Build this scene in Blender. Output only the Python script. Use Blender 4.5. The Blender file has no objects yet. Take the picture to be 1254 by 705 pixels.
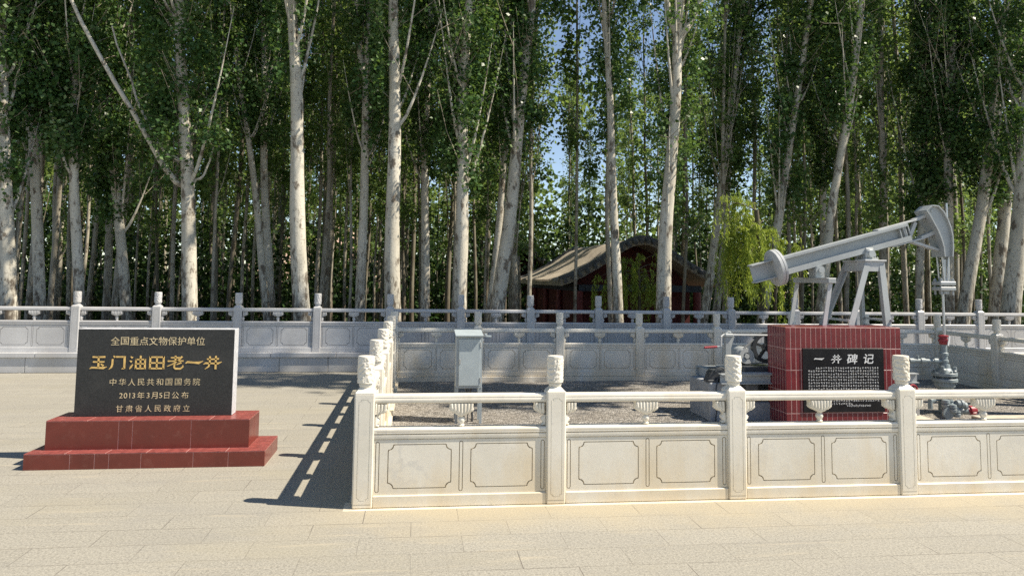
import bpy, bmesh, math, random
import numpy as np
from mathutils import Vector, Matrix, noise as mnoise

sc = bpy.context.scene
COL = sc.collection
PI = math.pi
R = math.radians

# ------------------------------------------------------------------ camera
cam_d = bpy.data.cameras.new('camera')
cam = bpy.data.objects.new('camera', cam_d)
COL.objects.link(cam)
cam_d.sensor_width = 36.0
cam_d.lens = 36.0 * 930 / 1254
cam_d.shift_y = -(352.5 - 264.985) / 1254
cam_d.clip_start = 0.05
cam_d.clip_end = 3000
cam.matrix_world = (Matrix.Translation((0, 0, 1.59)) @ Matrix.Rotation(-0.124, 4, 'Z')
                    @ Matrix.Rotation(PI / 2 + 0.081, 4, 'X') @ Matrix.Rotation(0.012, 4, 'Z'))
sc.camera = cam

# ------------------------------------------------------------------ light
SUN_EL = R(51.5)
SUN_DIR = Vector((0.79, -0.22, 0)).normalized()          # towards the sun, on the ground
sun_vec = Vector((SUN_DIR.x * math.cos(SUN_EL), SUN_DIR.y * math.cos(SUN_EL), math.sin(SUN_EL)))
world = bpy.data.worlds.new('World')
sc.world = world
world.use_nodes = True
wn = world.node_tree.nodes
sky = wn.new('ShaderNodeTexSky')
sky.sky_type = 'NISHITA'
sky.sun_disc = False
sky.sun_elevation = SUN_EL
sky.sun_rotation = math.atan2(SUN_DIR.x, SUN_DIR.y)
sky.altitude = 2300
sky.air_density = 1.0
sky.dust_density = 0.4
sky.ozone_density = 1.4
wn['Background'].inputs[1].default_value = 0.105
world.node_tree.links.new(sky.outputs[0], wn['Background'].inputs[0])
sun_d = bpy.data.lights.new('sun', 'SUN')
sun_d.energy = 4.8
sun_d.angle = R(0.53)
sun_d.color = (1.0, 0.965, 0.90)
sun = bpy.data.objects.new('sun', sun_d)
COL.objects.link(sun)
sun.location = sun_vec * 40
sun.rotation_euler = sun_vec.to_track_quat('Z', 'Y').to_euler()

sc.view_settings.view_transform = 'Standard'
sc.view_settings.look = 'None'
sc.view_settings.exposure = 0.8
sc.view_settings.gamma = 1
sc.view_settings.use_curve_mapping = False
sc.view_settings.use_white_balance = True
sc.view_settings.white_balance_temperature = 7300
sc.view_settings.white_balance_tint = 11
sc.cycles.use_denoising = False
sc.cycles.max_bounces = 6
sc.cycles.diffuse_bounces = 4
sc.cycles.glossy_bounces = 3
sc.cycles.transmission_bounces = 3
sc.cycles.sample_clamp_indirect = 6

# ------------------------------------------------------------------ materials
class NT:
    """small node-tree writer"""
    def __init__(self, name):
        self.m = bpy.data.materials.new(name)
        self.m.use_nodes = True
        self.n = self.m.node_tree.nodes
        self.l = self.m.node_tree.links
        self.b = self.n['Principled BSDF']
    def new(self, t, **kw):
        x = self.n.new(t)
        for k, v in kw.items():
            if k.startswith('i_'):
                key = k[2:]
                key = int(key) if key.isdigit() else key.replace('_', ' ')
                x.inputs[key].default_value = v
            else:
                setattr(x, k, v)
        return x
    def link(self, a, b):
        self.l.new(a, b)
    def coord(self, kind='Object', scale=(1, 1, 1)):
        c = self.new('ShaderNodeTexCoord')
        mp = self.new('ShaderNodeMapping')
        mp.inputs['Scale'].default_value = scale
        self.link(c.outputs[kind], mp.inputs[0])
        return mp.outputs[0]
    def pos(self, scale=(1, 1, 1)):
        g = self.new('ShaderNodeNewGeometry')
        mp = self.new('ShaderNodeMapping')
        mp.inputs['Scale'].default_value = scale
        self.link(g.outputs['Position'], mp.inputs[0])
        return mp.outputs[0]
    def noise(self, vec, scale, detail=4, rough=0.55):
        x = self.new('ShaderNodeTexNoise')
        x.inputs['Scale'].default_value = scale
        x.inputs['Detail'].default_value = detail
        x.inputs['Roughness'].default_value = rough
        self.link(vec, x.inputs['Vector'])
        return x.outputs[0]
    def ramp(self, fac, stops):
        x = self.new('ShaderNodeValToRGB')
        cr = x.color_ramp
        while len(cr.elements) < len(stops):
            cr.elements.new(0.5)
        for e, (p, c) in zip(cr.elements, stops):
            e.position = p
            e.color = (*c, 1) if len(c) == 3 else c
        self.link(fac, x.inputs[0])
        return x.outputs[0]
    def maprange(self, v, a, b, c=0.0, d=1.0):
        x = self.new('ShaderNodeMapRange')
        self.link(v, x.inputs[0])
        for i, q in enumerate((a, b, c, d)):
            x.inputs[i + 1].default_value = q
        return x.outputs[0]
    def mix(self, fac, a, b, blend='MIX'):
        x = self.new('ShaderNodeMix', data_type='RGBA', blend_type=blend)
        for s, v in ((x.inputs[0], fac), (x.inputs[6], a), (x.inputs[7], b)):
            if isinstance(v, (int, float)):
                s.default_value = v
            elif isinstance(v, tuple):
                s.default_value = (*v, 1)
            else:
                self.link(v, s)
        return x.outputs[2]
    def math(self, op, a, b=None):
        x = self.new('ShaderNodeMath', operation=op)
        for i, v in enumerate((a, b)):
            if v is None:
                continue
            if isinstance(v, (int, float)):
                x.inputs[i].default_value = v
            else:
                self.link(v, x.inputs[i])
        return x.outputs[0]
    def base(self, c):
        if isinstance(c, tuple):
            self.b.inputs['Base Color'].default_value = (*c, 1)
        else:
            self.link(c, self.b.inputs['Base Color'])
    def set(self, **kw):
        for k, v in kw.items():
            self.b.inputs[k.replace('_', ' ')].default_value = v
    def bump(self, h, strength=0.3, dist=0.01):
        x = self.new('ShaderNodeBump')
        x.inputs['Strength'].default_value = strength
        x.inputs['Distance'].default_value = dist
        self.link(h, x.inputs['Height'])
        self.link(x.outputs[0], self.b.inputs['Normal'])

def plain(name, col, rough=0.5, metallic=0.0, var=0.12, scale=6, bump=0.0, spec=0.5):
    t = NT(name)
    v = t.coord('Object')
    n = t.noise(v, scale, 5)
    lo = tuple(c * (1 - var) for c in col)
    hi = tuple(min(1, c * (1 + var)) for c in col)
    t.base(t.ramp(n, [(0.3, lo), (0.7, hi)]))
    t.set(Roughness=rough, Metallic=metallic)
    t.b.inputs['Specular IOR Level'].default_value = spec
    if bump:
        t.bump(t.noise(v, scale * 12, 3), bump, 0.004)
    return t.m

def marble(name, c0, c1, stain, amount, vein):
    t = NT(name)
    g = t.pos()
    big = t.noise(g, 1.7, 6, 0.6)
    col = t.ramp(big, [(0.3, c0), (0.7, c1)])
    # grey veins
    w = t.noise(g, 3.2, 8, 0.65)
    vv = t.math('ABSOLUTE', t.math('SUBTRACT', w, 0.5))
    vf = t.math('MULTIPLY', t.maprange(vv, 0.0, 0.035, 1.0, 0.0), t.maprange(t.noise(g, 0.9, 2), 0.5, 0.72, 0.0, vein))
    col = t.mix(vf, col, (0.40, 0.40, 0.40))
    # rusty yellow rain stains, in patches, more of them low down
    st = t.noise(t.pos((1.3, 1.3, 0.5)), 2.1, 6, 0.62)
    sep = t.new('ShaderNodeSeparateXYZ')
    gp = t.new('ShaderNodeNewGeometry')
    t.link(gp.outputs['Position'], sep.inputs[0])
    low = t.maprange(sep.outputs[2], 0.0, 0.40, 0.20, 0.0)
    sf = t.maprange(t.math('ADD', st, low), 0.50, 0.76, 0.0, amount)
    col = t.mix(sf, col, stain)
    # fine grime specks
    gr = t.maprange(t.noise(g, 42, 4, 0.7), 0.56, 0.72, 0.0, 0.22)
    col = t.mix(gr, col, (0.34, 0.31, 0.26))
    t.base(col)
    t.set(Roughness=0.42)
    t.bump(t.noise(g, 55, 4, 0.7), 0.12, 0.004)
    return t.m

M = {}
M['marble'] = marble('white_marble', (0.62, 0.585, 0.50), (0.74, 0.705, 0.62), (0.56, 0.43, 0.24), 0.5, 0.35)
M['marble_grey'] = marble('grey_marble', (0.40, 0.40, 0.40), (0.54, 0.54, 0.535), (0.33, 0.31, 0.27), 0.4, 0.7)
M['groove'] = plain('carved_groove', (0.42, 0.345, 0.235), 0.8, var=0.25, scale=9)
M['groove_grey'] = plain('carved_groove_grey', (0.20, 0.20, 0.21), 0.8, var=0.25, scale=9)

def mk_paving():
    t = NT('granite_paving')
    g = t.pos()
    # slightly wobbly joints
    wob = t.noise(g, 2.0, 2)
    br = t.new('ShaderNodeTexBrick')
    br.offset = 0.5
    br.offset_frequency = 2
    br.squash = 1.0
    br.inputs['Scale'].default_value = 1.0
    br.inputs['Mortar Size'].default_value = 0.0032
    br.inputs['Mortar Smooth'].default_value = 0.2
    br.inputs['Bias'].default_value = 0.0
    br.inputs['Brick Width'].default_value = 0.62
    br.inputs['Row Height'].default_value = 0.285
    br.inputs['Color1'].default_value = (0.250, 0.237, 0.195, 1)
    br.inputs['Color2'].default_value = (0.278, 0.264, 0.219, 1)
    br.inputs['Mortar'].default_value = (0.22, 0.205, 0.168, 1)
    t.link(g, br.inputs['Vector'])
    col = br.outputs['Color']
    fac = br.outputs['Fac']
    # granite grain: several sizes of speckle
    s1 = t.noise(g, 95, 3, 0.75)
    s2 = t.noise(g, 55, 4, 0.75)
    col = t.mix(t.maprange(s1, 0.45, 0.62, 0.0, 0.6), col, (0.46, 0.43, 0.36))
    col = t.mix(t.maprange(s2, 0.48, 0.64, 0.0, 0.6), col, (0.13, 0.12, 0.10))
    # broad yellowish and grey patches
    p = t.noise(t.pos((0.7, 1.6, 1)), 0.9, 5, 0.6)
    col = t.mix(t.maprange(p, 0.52, 0.70, 0.0, 0.42), col, (0.30, 0.272, 0.195))
    p2 = t.noise(t.pos((0.5, 1.3, 1)), 1.9, 6, 0.65)
    col = t.mix(t.maprange(p2, 0.50, 0.72, 0.0, 0.35), col, (0.20, 0.195, 0.18))
    # pale streaks of dust along the rows
    p3 = t.noise(t.pos((0.8, 7.0, 1)), 1.4, 4, 0.6)
    col = t.mix(t.maprange(p3, 0.60, 0.72, 0.0, 0.45), col, (0.42, 0.37, 0.275))
    # yellow dust washed out along the foot of the enclosure
    sp = t.new('ShaderNodeSeparateXYZ')
    t.link(g, sp.inputs[0])
    dy = t.math('ADD', sp.outputs[1], t.math('MULTIPLY', t.math('SUBTRACT', t.noise(g, 1.6, 5, 0.6), 0.5), 1.1))
    near = t.math('MULTIPLY', t.maprange(dy, 4.75, 5.3, 0.0, 0.55), t.maprange(sp.outputs[0], -1.0, -0.2, 0.0, 1.0))
    col = t.mix(near, col, (0.39, 0.33, 0.215))
    # joints: mostly filled with dust, open and dark here and there
    op = t.maprange(t.noise(g, 1.3, 3), 0.49, 0.63, 0.06, 0.95)
    col = t.mix(t.math('MULTIPLY', fac, op), col, (0.13, 0.115, 0.095))
    t.base(col)
    t.set(Roughness=0.78)
    h = t.math('SUBTRACT', t.math('MULTIPLY', s2, 0.5), fac)
    t.bump(h, 0.55, 0.008)
    return t.m
M['paving'] = mk_paving()

def mk_gravel():
    t = NT('gravel')
    g = t.pos()
    vo = t.new('ShaderNodeTexVoronoi')
    vo.inputs['Scale'].default_value = 48
    t.link(g, vo.inputs['Vector'])
    sepc = t.new('ShaderNodeSeparateColor')
    t.link(vo.outputs['Color'], sepc.inputs[0])
    col = t.ramp(sepc.outputs[0], [(0.0, (0.08, 0.075, 0.066)), (0.35, (0.17, 0.158, 0.138)), (0.7, (0.27, 0.248, 0.212)), (1.0, (0.48, 0.455, 0.41))])
    p = t.noise(g, 1.1, 5, 0.6)
    col = t.mix(t.maprange(p, 0.45, 0.7, 0.0, 0.4), col, (0.21, 0.175, 0.13))
    t.base(col)
    t.set(Roughness=0.85)
    t.bump(t.math('MULTIPLY', vo.outputs['Distance'], -1.0), 1.0, 0.02)
    return t.m
M['gravel'] = mk_gravel()
M['pebble'] = plain('pebble', (0.26, 0.215, 0.175), 0.85, var=0.5, scale=1.5)

def mk_soil():
    t = NT('forest_soil')
    g = t.pos()
    n = t.noise(g, 1.2, 7, 0.65)
    t.base(t.ramp(n, [(0.3, (0.05, 0.042, 0.03)), (0.6, (0.11, 0.09, 0.06)), (0.75, (0.08, 0.085, 0.04))]))
    t.set(Roughness=0.95)
    t.bump(t.noise(g, 9, 5), 0.6, 0.05)
    return t.m
M['soil'] = mk_soil()

def mk_hill():
    t = NT('bare_hillside')
    g = t.pos()
    n = t.noise(g, 0.35, 7, 0.65)
    t.base(t.ramp(n, [(0.3, (0.34, 0.22, 0.16)), (0.7, (0.50, 0.35, 0.27))]))
    t.set(Roughness=0.95)
    return t.m
M['hill'] = mk_hill()

def mk_redtile():
    t = NT('red_glazed_tile')
    v = t.coord('Object')
    n = t.noise(v, 3.0, 5, 0.6)
    col = t.ramp(n, [(0.3, (0.112, 0.021, 0.015)), (0.7, (0.165, 0.031, 0.022))])
    dust = t.noise(v, 14, 6, 0.7)
    col = t.mix(t.maprange(dust, 0.55, 0.78, 0.0, 0.14), col, (0.42, 0.25, 0.20))
    t.base(col)
    t.set(Roughness=0.28)
    t.bump(t.noise(v, 5, 3), 0.06, 0.01)
    return t.m
M['red_tile'] = mk_redtile()
M['red_tile_pink'] = plain('red_tile_worn', (0.25, 0.065, 0.055), 0.35, var=0.35, scale=22)
M['red_tile_dark'] = plain('red_tile_deep', (0.175, 0.026, 0.031), 0.2, var=0.2, scale=8)
M['grout'] = plain('tile_grout', (0.47, 0.28, 0.25), 0.85, var=0.25, scale=20)

def mk_granite():
    t = NT('black_granite')
    v = t.coord('Object')
    n = t.noise(v, 160, 3, 0.8)
    col = t.ramp(n, [(0.45, (0.020, 0.022, 0.023)), (0.62, (0.050, 0.052, 0.052))])
    d = t.noise(v, 3.0, 6, 0.65)
    col = t.mix(t.maprange(d, 0.48, 0.72, 0.0, 0.35), col, (0.075, 0.075, 0.070))
    t.base(col)
    t.set(Roughness=0.34)
    t.b.inputs['Specular IOR Level'].default_value = 0.3
    return t.m
M['granite'] = mk_granite()
M['granite_edge'] = plain('granite_sawn_edge', (0.46, 0.47, 0.48), 0.7, var=0.2, scale=30)
M['black_stone'] = plain('black_polished_stone', (0.016, 0.016, 0.018), 0.22, var=0.3, scale=9, spec=0.25)
M['gold'] = plain('gold_paint', (0.66, 0.44, 0.15), 0.5, var=0.22, scale=24)
M['gold_pale'] = plain('pale_gold_paint', (0.60, 0.50, 0.31), 0.55, var=0.2, scale=24)
M['white_paint'] = plain('white_lettering', (0.72, 0.72, 0.70), 0.6, var=0.15, scale=24)

def mk_paint(name, col, rust=0.25, rough=0.42):
    t = NT(name)
    v = t.coord('Object')
    n = t.noise(v, 5, 5, 0.6)
    c = t.ramp(n, [(0.3, tuple(x * 0.88 for x in col)), (0.7, tuple(x * 1.06 for x in col))])
    s = t.noise(v, 13, 7, 0.72)
    c = t.mix(t.maprange(s, 0.60, 0.72, 0.0, rust), c, (0.20, 0.17, 0.14))
    t.base(c)
    t.set(Roughness=rough)
    t.bump(t.noise(v, 60, 3), 0.08, 0.003)
    return t.m
M['paint'] = mk_paint('grey_machine_paint', (0.37, 0.398, 0.398))
M['paint_light'] = mk_paint('pale_grey_machine_paint', (0.47, 0.49, 0.488), 0.2)
M['paint_dark'] = mk_paint('dark_grey_machine_paint', (0.13, 0.145, 0.155), 0.3)
M['paint_well'] = mk_paint('blue_grey_pipe_paint', (0.22, 0.265, 0.275), 0.5, 0.5)
M['steel'] = plain('bright_steel', (0.55, 0.56, 0.56), 0.35, 0.8, var=0.1)
M['black_iron'] = mk_paint('black_iron', (0.05, 0.055, 0.06), 0.2, 0.4)
M['red_paint'] = mk_paint('red_valve_paint', (0.30, 0.03, 0.04), 0.3, 0.4)
M['rubber'] = plain('grey_belt', (0.28, 0.28, 0.27), 0.8)
M['cabinet'] = mk_paint('cabinet_grey_blue', (0.36, 0.42, 0.44), 0.25, 0.45)
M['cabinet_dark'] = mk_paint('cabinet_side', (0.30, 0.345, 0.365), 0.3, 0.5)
def mk_concrete():
    t = NT('rough_concrete')
    v = t.pos()
    n = t.noise(v, 9, 7, 0.7)
    t.base(t.ramp(n, [(0.3, (0.24, 0.25, 0.255)), (0.7, (0.40, 0.41, 0.41))]))
    t.set(Roughness=0.9)
    t.bump(t.noise(v, 26, 5, 0.65), 0.7, 0.012)
    return t.m
M['concrete'] = mk_concrete()
M['pale_concrete'] = plain('pale_concrete', (0.46, 0.42, 0.33), 0.9, var=0.2, scale=8, bump=0.3)

def mk_bark(name, c0, c1, scar):
    t = NT(name)
    ov = t.new('ShaderNodeObjectInfo')
    g = t.new('ShaderNodeNewGeometry')
    add = t.new('ShaderNodeVectorMath', operation='ADD')
    mul = t.new('ShaderNodeVectorMath', operation='SCALE')
    mul.inputs[0].default_value = (37, 19, 53)
    t.link(ov.outputs['Random'], mul.inputs['Scale'])
    t.link(g.outputs['Position'], add.inputs[0])
    t.link(mul.outputs[0], add.inputs[1])
    def mp(scale):
        m = t.new('ShaderNodeMapping')
        m.inputs['Scale'].default_value = scale
        t.link(add.outputs[0], m.inputs[0])
        return m.outputs[0]
    n = t.noise(mp((1.5, 1.5, 0.45)), 2.2, 6, 0.6)
    col = t.ramp(n, [(0.3, c0), (0.72, c1)])
    # dark eye-shaped scars and cracked patches
    sc1 = t.noise(mp((1.6, 1.6, 0.9)), 3.4, 7, 0.68)
    col = t.mix(t.maprange(sc1, 0.545, 0.61, 0.0, scar * .85), col, (0.115, 0.088, 0.062))
    # short horizontal lenticels
    sc2 = t.noise(mp((3.0, 3.0, 20.0)), 3.0, 3, 0.55)
    col = t.mix(t.maprange(sc2, 0.60, 0.69, 0.0, 0.6 * scar), col, (0.14, 0.11, 0.08))
    # rough dark furrows near the foot of old trunks
    sep = t.new('ShaderNodeSeparateXYZ')
    t.link(g.outputs['Position'], sep.inputs[0])
    lowf = t.maprange(sep.outputs[2], 0.4, 2.1, 0.22, 0.0)
    fur = t.noise(mp((7.0, 7.0, 1.8)), 2.6, 5, 0.7)
    col = t.mix(t.maprange(t.math('ADD', fur, lowf), 0.58, 0.72, 0.0, 0.85 * scar), col, (0.10, 0.08, 0.06))
    t.base(col)
    t.set(Roughness=0.85)
    t.b.inputs['Specular IOR Level'].default_value = 0.2
    t.bump(fur, 0.5, 0.02)
    return t.m
M['bark'] = mk_bark('pale_poplar_bark', (0.43, 0.40, 0.325), (0.62, 0.59, 0.50), 1.0)
M['bark_shaded'] = mk_bark('shaded_poplar_bark', (0.125, 0.112, 0.082), (0.26, 0.238, 0.18), 0.9)  # poplar bark darkened to stand for deep shade inside the grove
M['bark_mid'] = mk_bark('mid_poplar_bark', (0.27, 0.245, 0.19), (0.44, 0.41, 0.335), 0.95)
M['willow_bark'] = plain('willow_bark', (0.10, 0.085, 0.055), 0.9, var=0.3, scale=3)
M['twig'] = plain('poplar_twig', (0.30, 0.265, 0.20), 0.9, var=0.2, scale=3)

def mk_leaf(name, c_dark, c_mid, c_light, trans, tcol, rough=0.42):
    t = NT(name)
    a = t.new('ShaderNodeAttribute', attribute_name='tint')
    col = t.ramp(a.outputs['Fac'], [(0.0, c_dark), (0.6, c_mid), (1.0, c_light)])
    t.base(col)
    t.set(Roughness=rough)
    t.b.inputs['Specular IOR Level'].default_value = 0.16
    tr = t.new('ShaderNodeBsdfTranslucent')
    tr.inputs[0].default_value = (*tcol, 1)
    mx = t.new('ShaderNodeMixShader')
    mx.inputs[0].default_value = trans
    t.link(t.b.outputs[0], mx.inputs[1])
    t.link(tr.outputs[0], mx.inputs[2])
    t.link(mx.outputs[0], t.n['Material Output'].inputs[0])
    return t.m
M['leaf'] = mk_leaf('poplar_leaf', (0.026, 0.066, 0.022), (0.062, 0.126, 0.038), (0.17, 0.24, 0.11), 0.24, (0.18, 0.31, 0.06), 0.34)
M['leaf_sunlit'] = mk_leaf('poplar_leaf_sunlit', (0.042, 0.090, 0.028), (0.095, 0.165, 0.050), (0.24, 0.30, 0.14), 0.38, (0.28, 0.40, 0.09), 0.4)  # brighter copy of the poplar leaf, sunlight put into its colour
M['willow'] = mk_leaf('willow_leaf', (0.13, 0.19, 0.035), (0.26, 0.34, 0.065), (0.42, 0.48, 0.13), 0.4, (0.48, 0.58, 0.09))
M['shrub'] = mk_leaf('undergrowth_leaf', (0.014, 0.034, 0.010), (0.026, 0.056, 0.016), (0.07, 0.11, 0.035), 0.15, (0.06, 0.11, 0.02))  # leaf green darkened in place of the deep shade between trunks

def mk_roof():
    t = NT('grey_roof_tile')
    g = t.pos()
    n = t.noise(g, 3, 6, 0.65)
    c = t.ramp(n, [(0.3, (0.25, 0.215, 0.165)), (0.7, (0.42, 0.37, 0.29))])
    s = t.noise(g, 11, 5, 0.7)
    c = t.mix(t.maprange(s, 0.52, 0.68, 0.0, 0.55), c, (0.15, 0.13, 0.105))
    t.base(c)
    t.set(Roughness=0.9)
    return t.m
M['roof'] = mk_roof()
M['roof_dark'] = plain('dark_ridge_tile', (0.10, 0.098, 0.095), 0.9, var=0.3, scale=6)
M['red_wall'] = plain('red_plaster', (0.075, 0.012, 0.010), 0.85, var=0.25, scale=2)
M['red_wood'] = plain('red_lacquer', (0.13, 0.014, 0.012), 0.6, var=0.2, scale=3)
M['dark_beam'] = plain('painted_beam', (0.03, 0.04, 0.05), 0.8, var=0.5, scale=9)

# ------------------------------------------------------------------ mesh helpers
class MB:
    """collects shapes (world coordinates) and links them as one mesh object"""
    def __init__(self):
        self.bm = bmesh.new()
        self.mi = 0
    def _take(self, tmp, mi=None):
        for f in tmp.faces:
            f.material_index = self.mi if mi is None else mi
        me = bpy.data.meshes.new('tmp')
        tmp.to_mesh(me)
        tmp.free()
        self.bm.from_mesh(me)
        bpy.data.meshes.remove(me)
    def box(self, lo, hi, bev=0.0, rot=None, mi=None, seg=1):
        t = bmesh.new()
        bmesh.ops.create_cube(t, size=1)
        c = [(a + b) / 2 for a, b in zip(lo, hi)]
        s = [abs(b - a) for a, b in zip(lo, hi)]
        for v in t.verts:
            v.co = Vector((v.co.x * s[0], v.co.y * s[1], v.co.z * s[2]))
        if bev:
            bmesh.ops.bevel(t, geom=list(t.edges), offset=bev, segments=seg, profile=0.6, affect='EDGES')
        mt = Matrix.Translation(c)
        if rot is not None:
            mt = mt @ rot
        bmesh.ops.transform(t, matrix=mt, verts=list(t.verts))
        self._take(t, mi)
        return self
    def tube(self, pts, rad, n=8, cap=True, mi=None):
        pts = [Vector(p) for p in pts]
        if isinstance(rad, (int, float)):
            rad = [rad] * len(pts)
        t = bmesh.new()
        rings = []
        prev = None
        for i, p in enumerate(pts):
            a = pts[max(i - 1, 0)]
            b = pts[min(i + 1, len(pts) - 1)]
            d = (b - a).normalized()
            if prev is None:
                u = d.orthogonal().normalized()
            else:
                u = (prev - d * prev.dot(d))
                u = u.normalized() if u.length > 1e-6 else d.orthogonal().normalized()
            prev = u
            w = d.cross(u)
            rings.append([t.verts.new(p + (u * math.cos(2 * PI * k / n) + w * math.sin(2 * PI * k / n)) * rad[i]) for k in range(n)])
        for r0, r1 in zip(rings, rings[1:]):
            for k in range(n):
                t.faces.new((r0[k], r0[(k + 1) % n], r1[(k + 1) % n], r1[k]))
        if cap:
            t.faces.new(rings[0][::-1])
            t.faces.new(rings[-1])
        self._take(t, mi)
        return self
    def cyl(self, p0, p1, r, n=16, mi=None):
        return self.tube([p0, p1], r, n, True, mi)
    def bar(self, p0, p1, w, h, up=(0, 1, 0), mi=None, bev=0.0):
        """rectangular bar from p0 to p1: w along 'up', h across it"""
        p0, p1 = Vector(p0), Vector(p1)
        d = (p1 - p0)
        L = d.length
        d.normalize()
        u = Vector(up)
        u = (u - d * u.dot(d)).normalized()
        v = d.cross(u)
        m = Matrix((d, u, v)).transposed().to_4x4()
        t = bmesh.new()
        bmesh.ops.create_cube(t, size=1)
        for q in t.verts:
            q.co = Vector((q.co.x * L, q.co.y * w, q.co.z * h))
        if bev:
            bmesh.ops.bevel(t, geom=list(t.edges), offset=bev, segments=1, affect='EDGES')
        bmesh.ops.transform(t, matrix=Matrix.Translation((p0 + p1) / 2) @ m, verts=list(t.verts))
        self._take(t, mi)
        return self
    def lathe(self, prof, c, n=24, axis='Z', mi=None, closed=False):
        t = bmesh.new()
        rings = []
        for r, z in prof:
            ring = []
            for k in range(n):
                a = 2 * PI * k / n
                q = (r * math.cos(a), r * math.sin(a), z)
                if axis == 'X':
                    q = (q[2], q[0], q[1])
                elif axis == 'Y':
                    q = (q[0], q[2], q[1])
                ring.append(t.verts.new(Vector(q) + Vector(c)))
            rings.append(ring)
        for r0, r1 in zip(rings, rings[1:]):
            for k in range(n):
                t.faces.new((r0[k], r0[(k + 1) % n], r1[(k + 1) % n], r1[k]))
        if not closed:
            t.faces.new(rings[0][::-1])
            t.faces.new(rings[-1])
        else:
            bmesh.ops.remove_doubles(t, verts=list(t.verts), dist=1e-5)
        bmesh.ops.recalc_face_normals(t, faces=list(t.faces))
        self._take(t, mi)
        return self
    def prism(self, poly, a, b, plane='XZ', mi=None, bev=0.0):
        """polygon (p,q) extruded from a to b along the remaining axis"""
        t = bmesh.new()
        def P(p, q, s):
            return {'XZ': (p, s, q), 'YZ': (s, p, q), 'XY': (p, q, s)}[plane]
        v0 = [t.verts.new(P(p, q, a)) for p, q in poly]
        v1 = [t.verts.new(P(p, q, b)) for p, q in poly]
        n = len(poly)
        t.faces.new(v0)
        t.faces.new(v1[::-1])
        for k in range(n):
            t.faces.new((v0[k], v1[k], v1[(k + 1) % n], v0[(k + 1) % n]))
        bmesh.ops.recalc_face_normals(t, faces=list(t.faces))
        if bev:
            eds = [e for e in t.edges if (e.verts[0] in v0) == (e.verts[1] in v0)]
            bmesh.ops.bevel(t, geom=eds, offset=bev, segments=1, affect='EDGES')
        self._take(t, mi)
        return self
    def mesh(self, me, mi=None):
        t = bmesh.new()
        t.from_mesh(me)
        self._take(t, mi)
        return self
    def build(self, name, mats, parent=None, smooth=35):
        me = bpy.data.meshes.new(name)
        off = base_of(parent)
        bmesh.ops.translate(self.bm, vec=-off, verts=list(self.bm.verts))
        self.bm.to_mesh(me)
        self.bm.free()
        return link(name, me, mats, parent, smooth)

def base_of(o):
    v = Vector((0, 0, 0))
    while o is not None:
        v += o.location
        o = o.parent
    return v

def link(name, me, mats, parent=None, smooth=35):
    if not isinstance(mats, (list, tuple)):
        mats = [mats]
    for m in mats:
        me.materials.append(m)
    if smooth:
        me.shade_smooth()
        me.set_sharp_from_angle(angle=R(smooth))
    o = bpy.data.objects.new(name, me)
    COL.objects.link(o)
    if parent is not None:
        o.parent = parent
    return o

def thing(name, label, cat, loc=(0, 0, 0), group=None, rz=0.0):
    o = bpy.data.objects.new(name, None)
    o.empty_display_size = 0.2
    COL.objects.link(o)
    o.location = loc
    o.rotation_euler = (0, 0, rz)
    o['label'] = label
    o['category'] = cat
    if group:
        o['group'] = group
    return o

def inst(me, name, parent, loc, scale=(1, 1, 1), rz=0.0):
    o = bpy.data.objects.new(name, me)
    COL.objects.link(o)
    o.parent = parent
    o.location = loc
    o.scale = scale
    o.rotation_euler = (0, 0, rz)
    return o

def kindof(o, k, label=None):
    o['kind'] = k
    if label:
        o['label'] = label
    return o

# ------------------------------------------------------------------ ground
X0, Y0 = -0.336, 5.501            # front left post of the enclosure
BA, BB = 1.351, 1.389             # bay lengths: front and back rows, side rows
NX, NY = 7, 5
X1, Y1 = X0 + BA * NX, Y0 + BB * NY

def grid_sheet(name, xs, ys, z, mat, skip=(), skirt=None):
    bm = bmesh.new()
    vs = {(i, j): bm.verts.new((x, y, z)) for i, x in enumerate(xs) for j, y in enumerate(ys)}
    for i in range(len(xs) - 1):
        for j in range(len(ys) - 1):
            if (i, j) in skip:
                continue
            bm.faces.new((vs[i, j], vs[i + 1, j], vs[i + 1, j + 1], vs[i, j + 1]))
    if skirt is not None:
        be = [e for e in bm.edges if e.is_boundary]
        r = bmesh.ops.extrude_edge_only(bm, edges=be)
        for g in r['geom']:
            if isinstance(g, bmesh.types.BMVert):
                g.co.z += skirt
    bmesh.ops.recalc_face_normals(bm, faces=list(bm.faces))
    me = bpy.data.meshes.new(name)
    bm.to_mesh(me)
    bm.free()
    return link(name, me, mat, None, 0)

def terrain(name, xs, ys, f, mat):
    nx, ny = len(xs), len(ys)
    bm = bmesh.new()
    v = [[bm.verts.new((x, y, f(x, y))) for y in ys] for x in xs]
    for i in range(nx - 1):
        for j in range(ny - 1):
            bm.faces.new((v[i][j], v[i + 1][j], v[i + 1][j + 1], v[i][j + 1]))
    me = bpy.data.meshes.new(name)
    bm.to_mesh(me)
    bm.free()
    return link(name, me, mat, None, 60)

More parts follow.
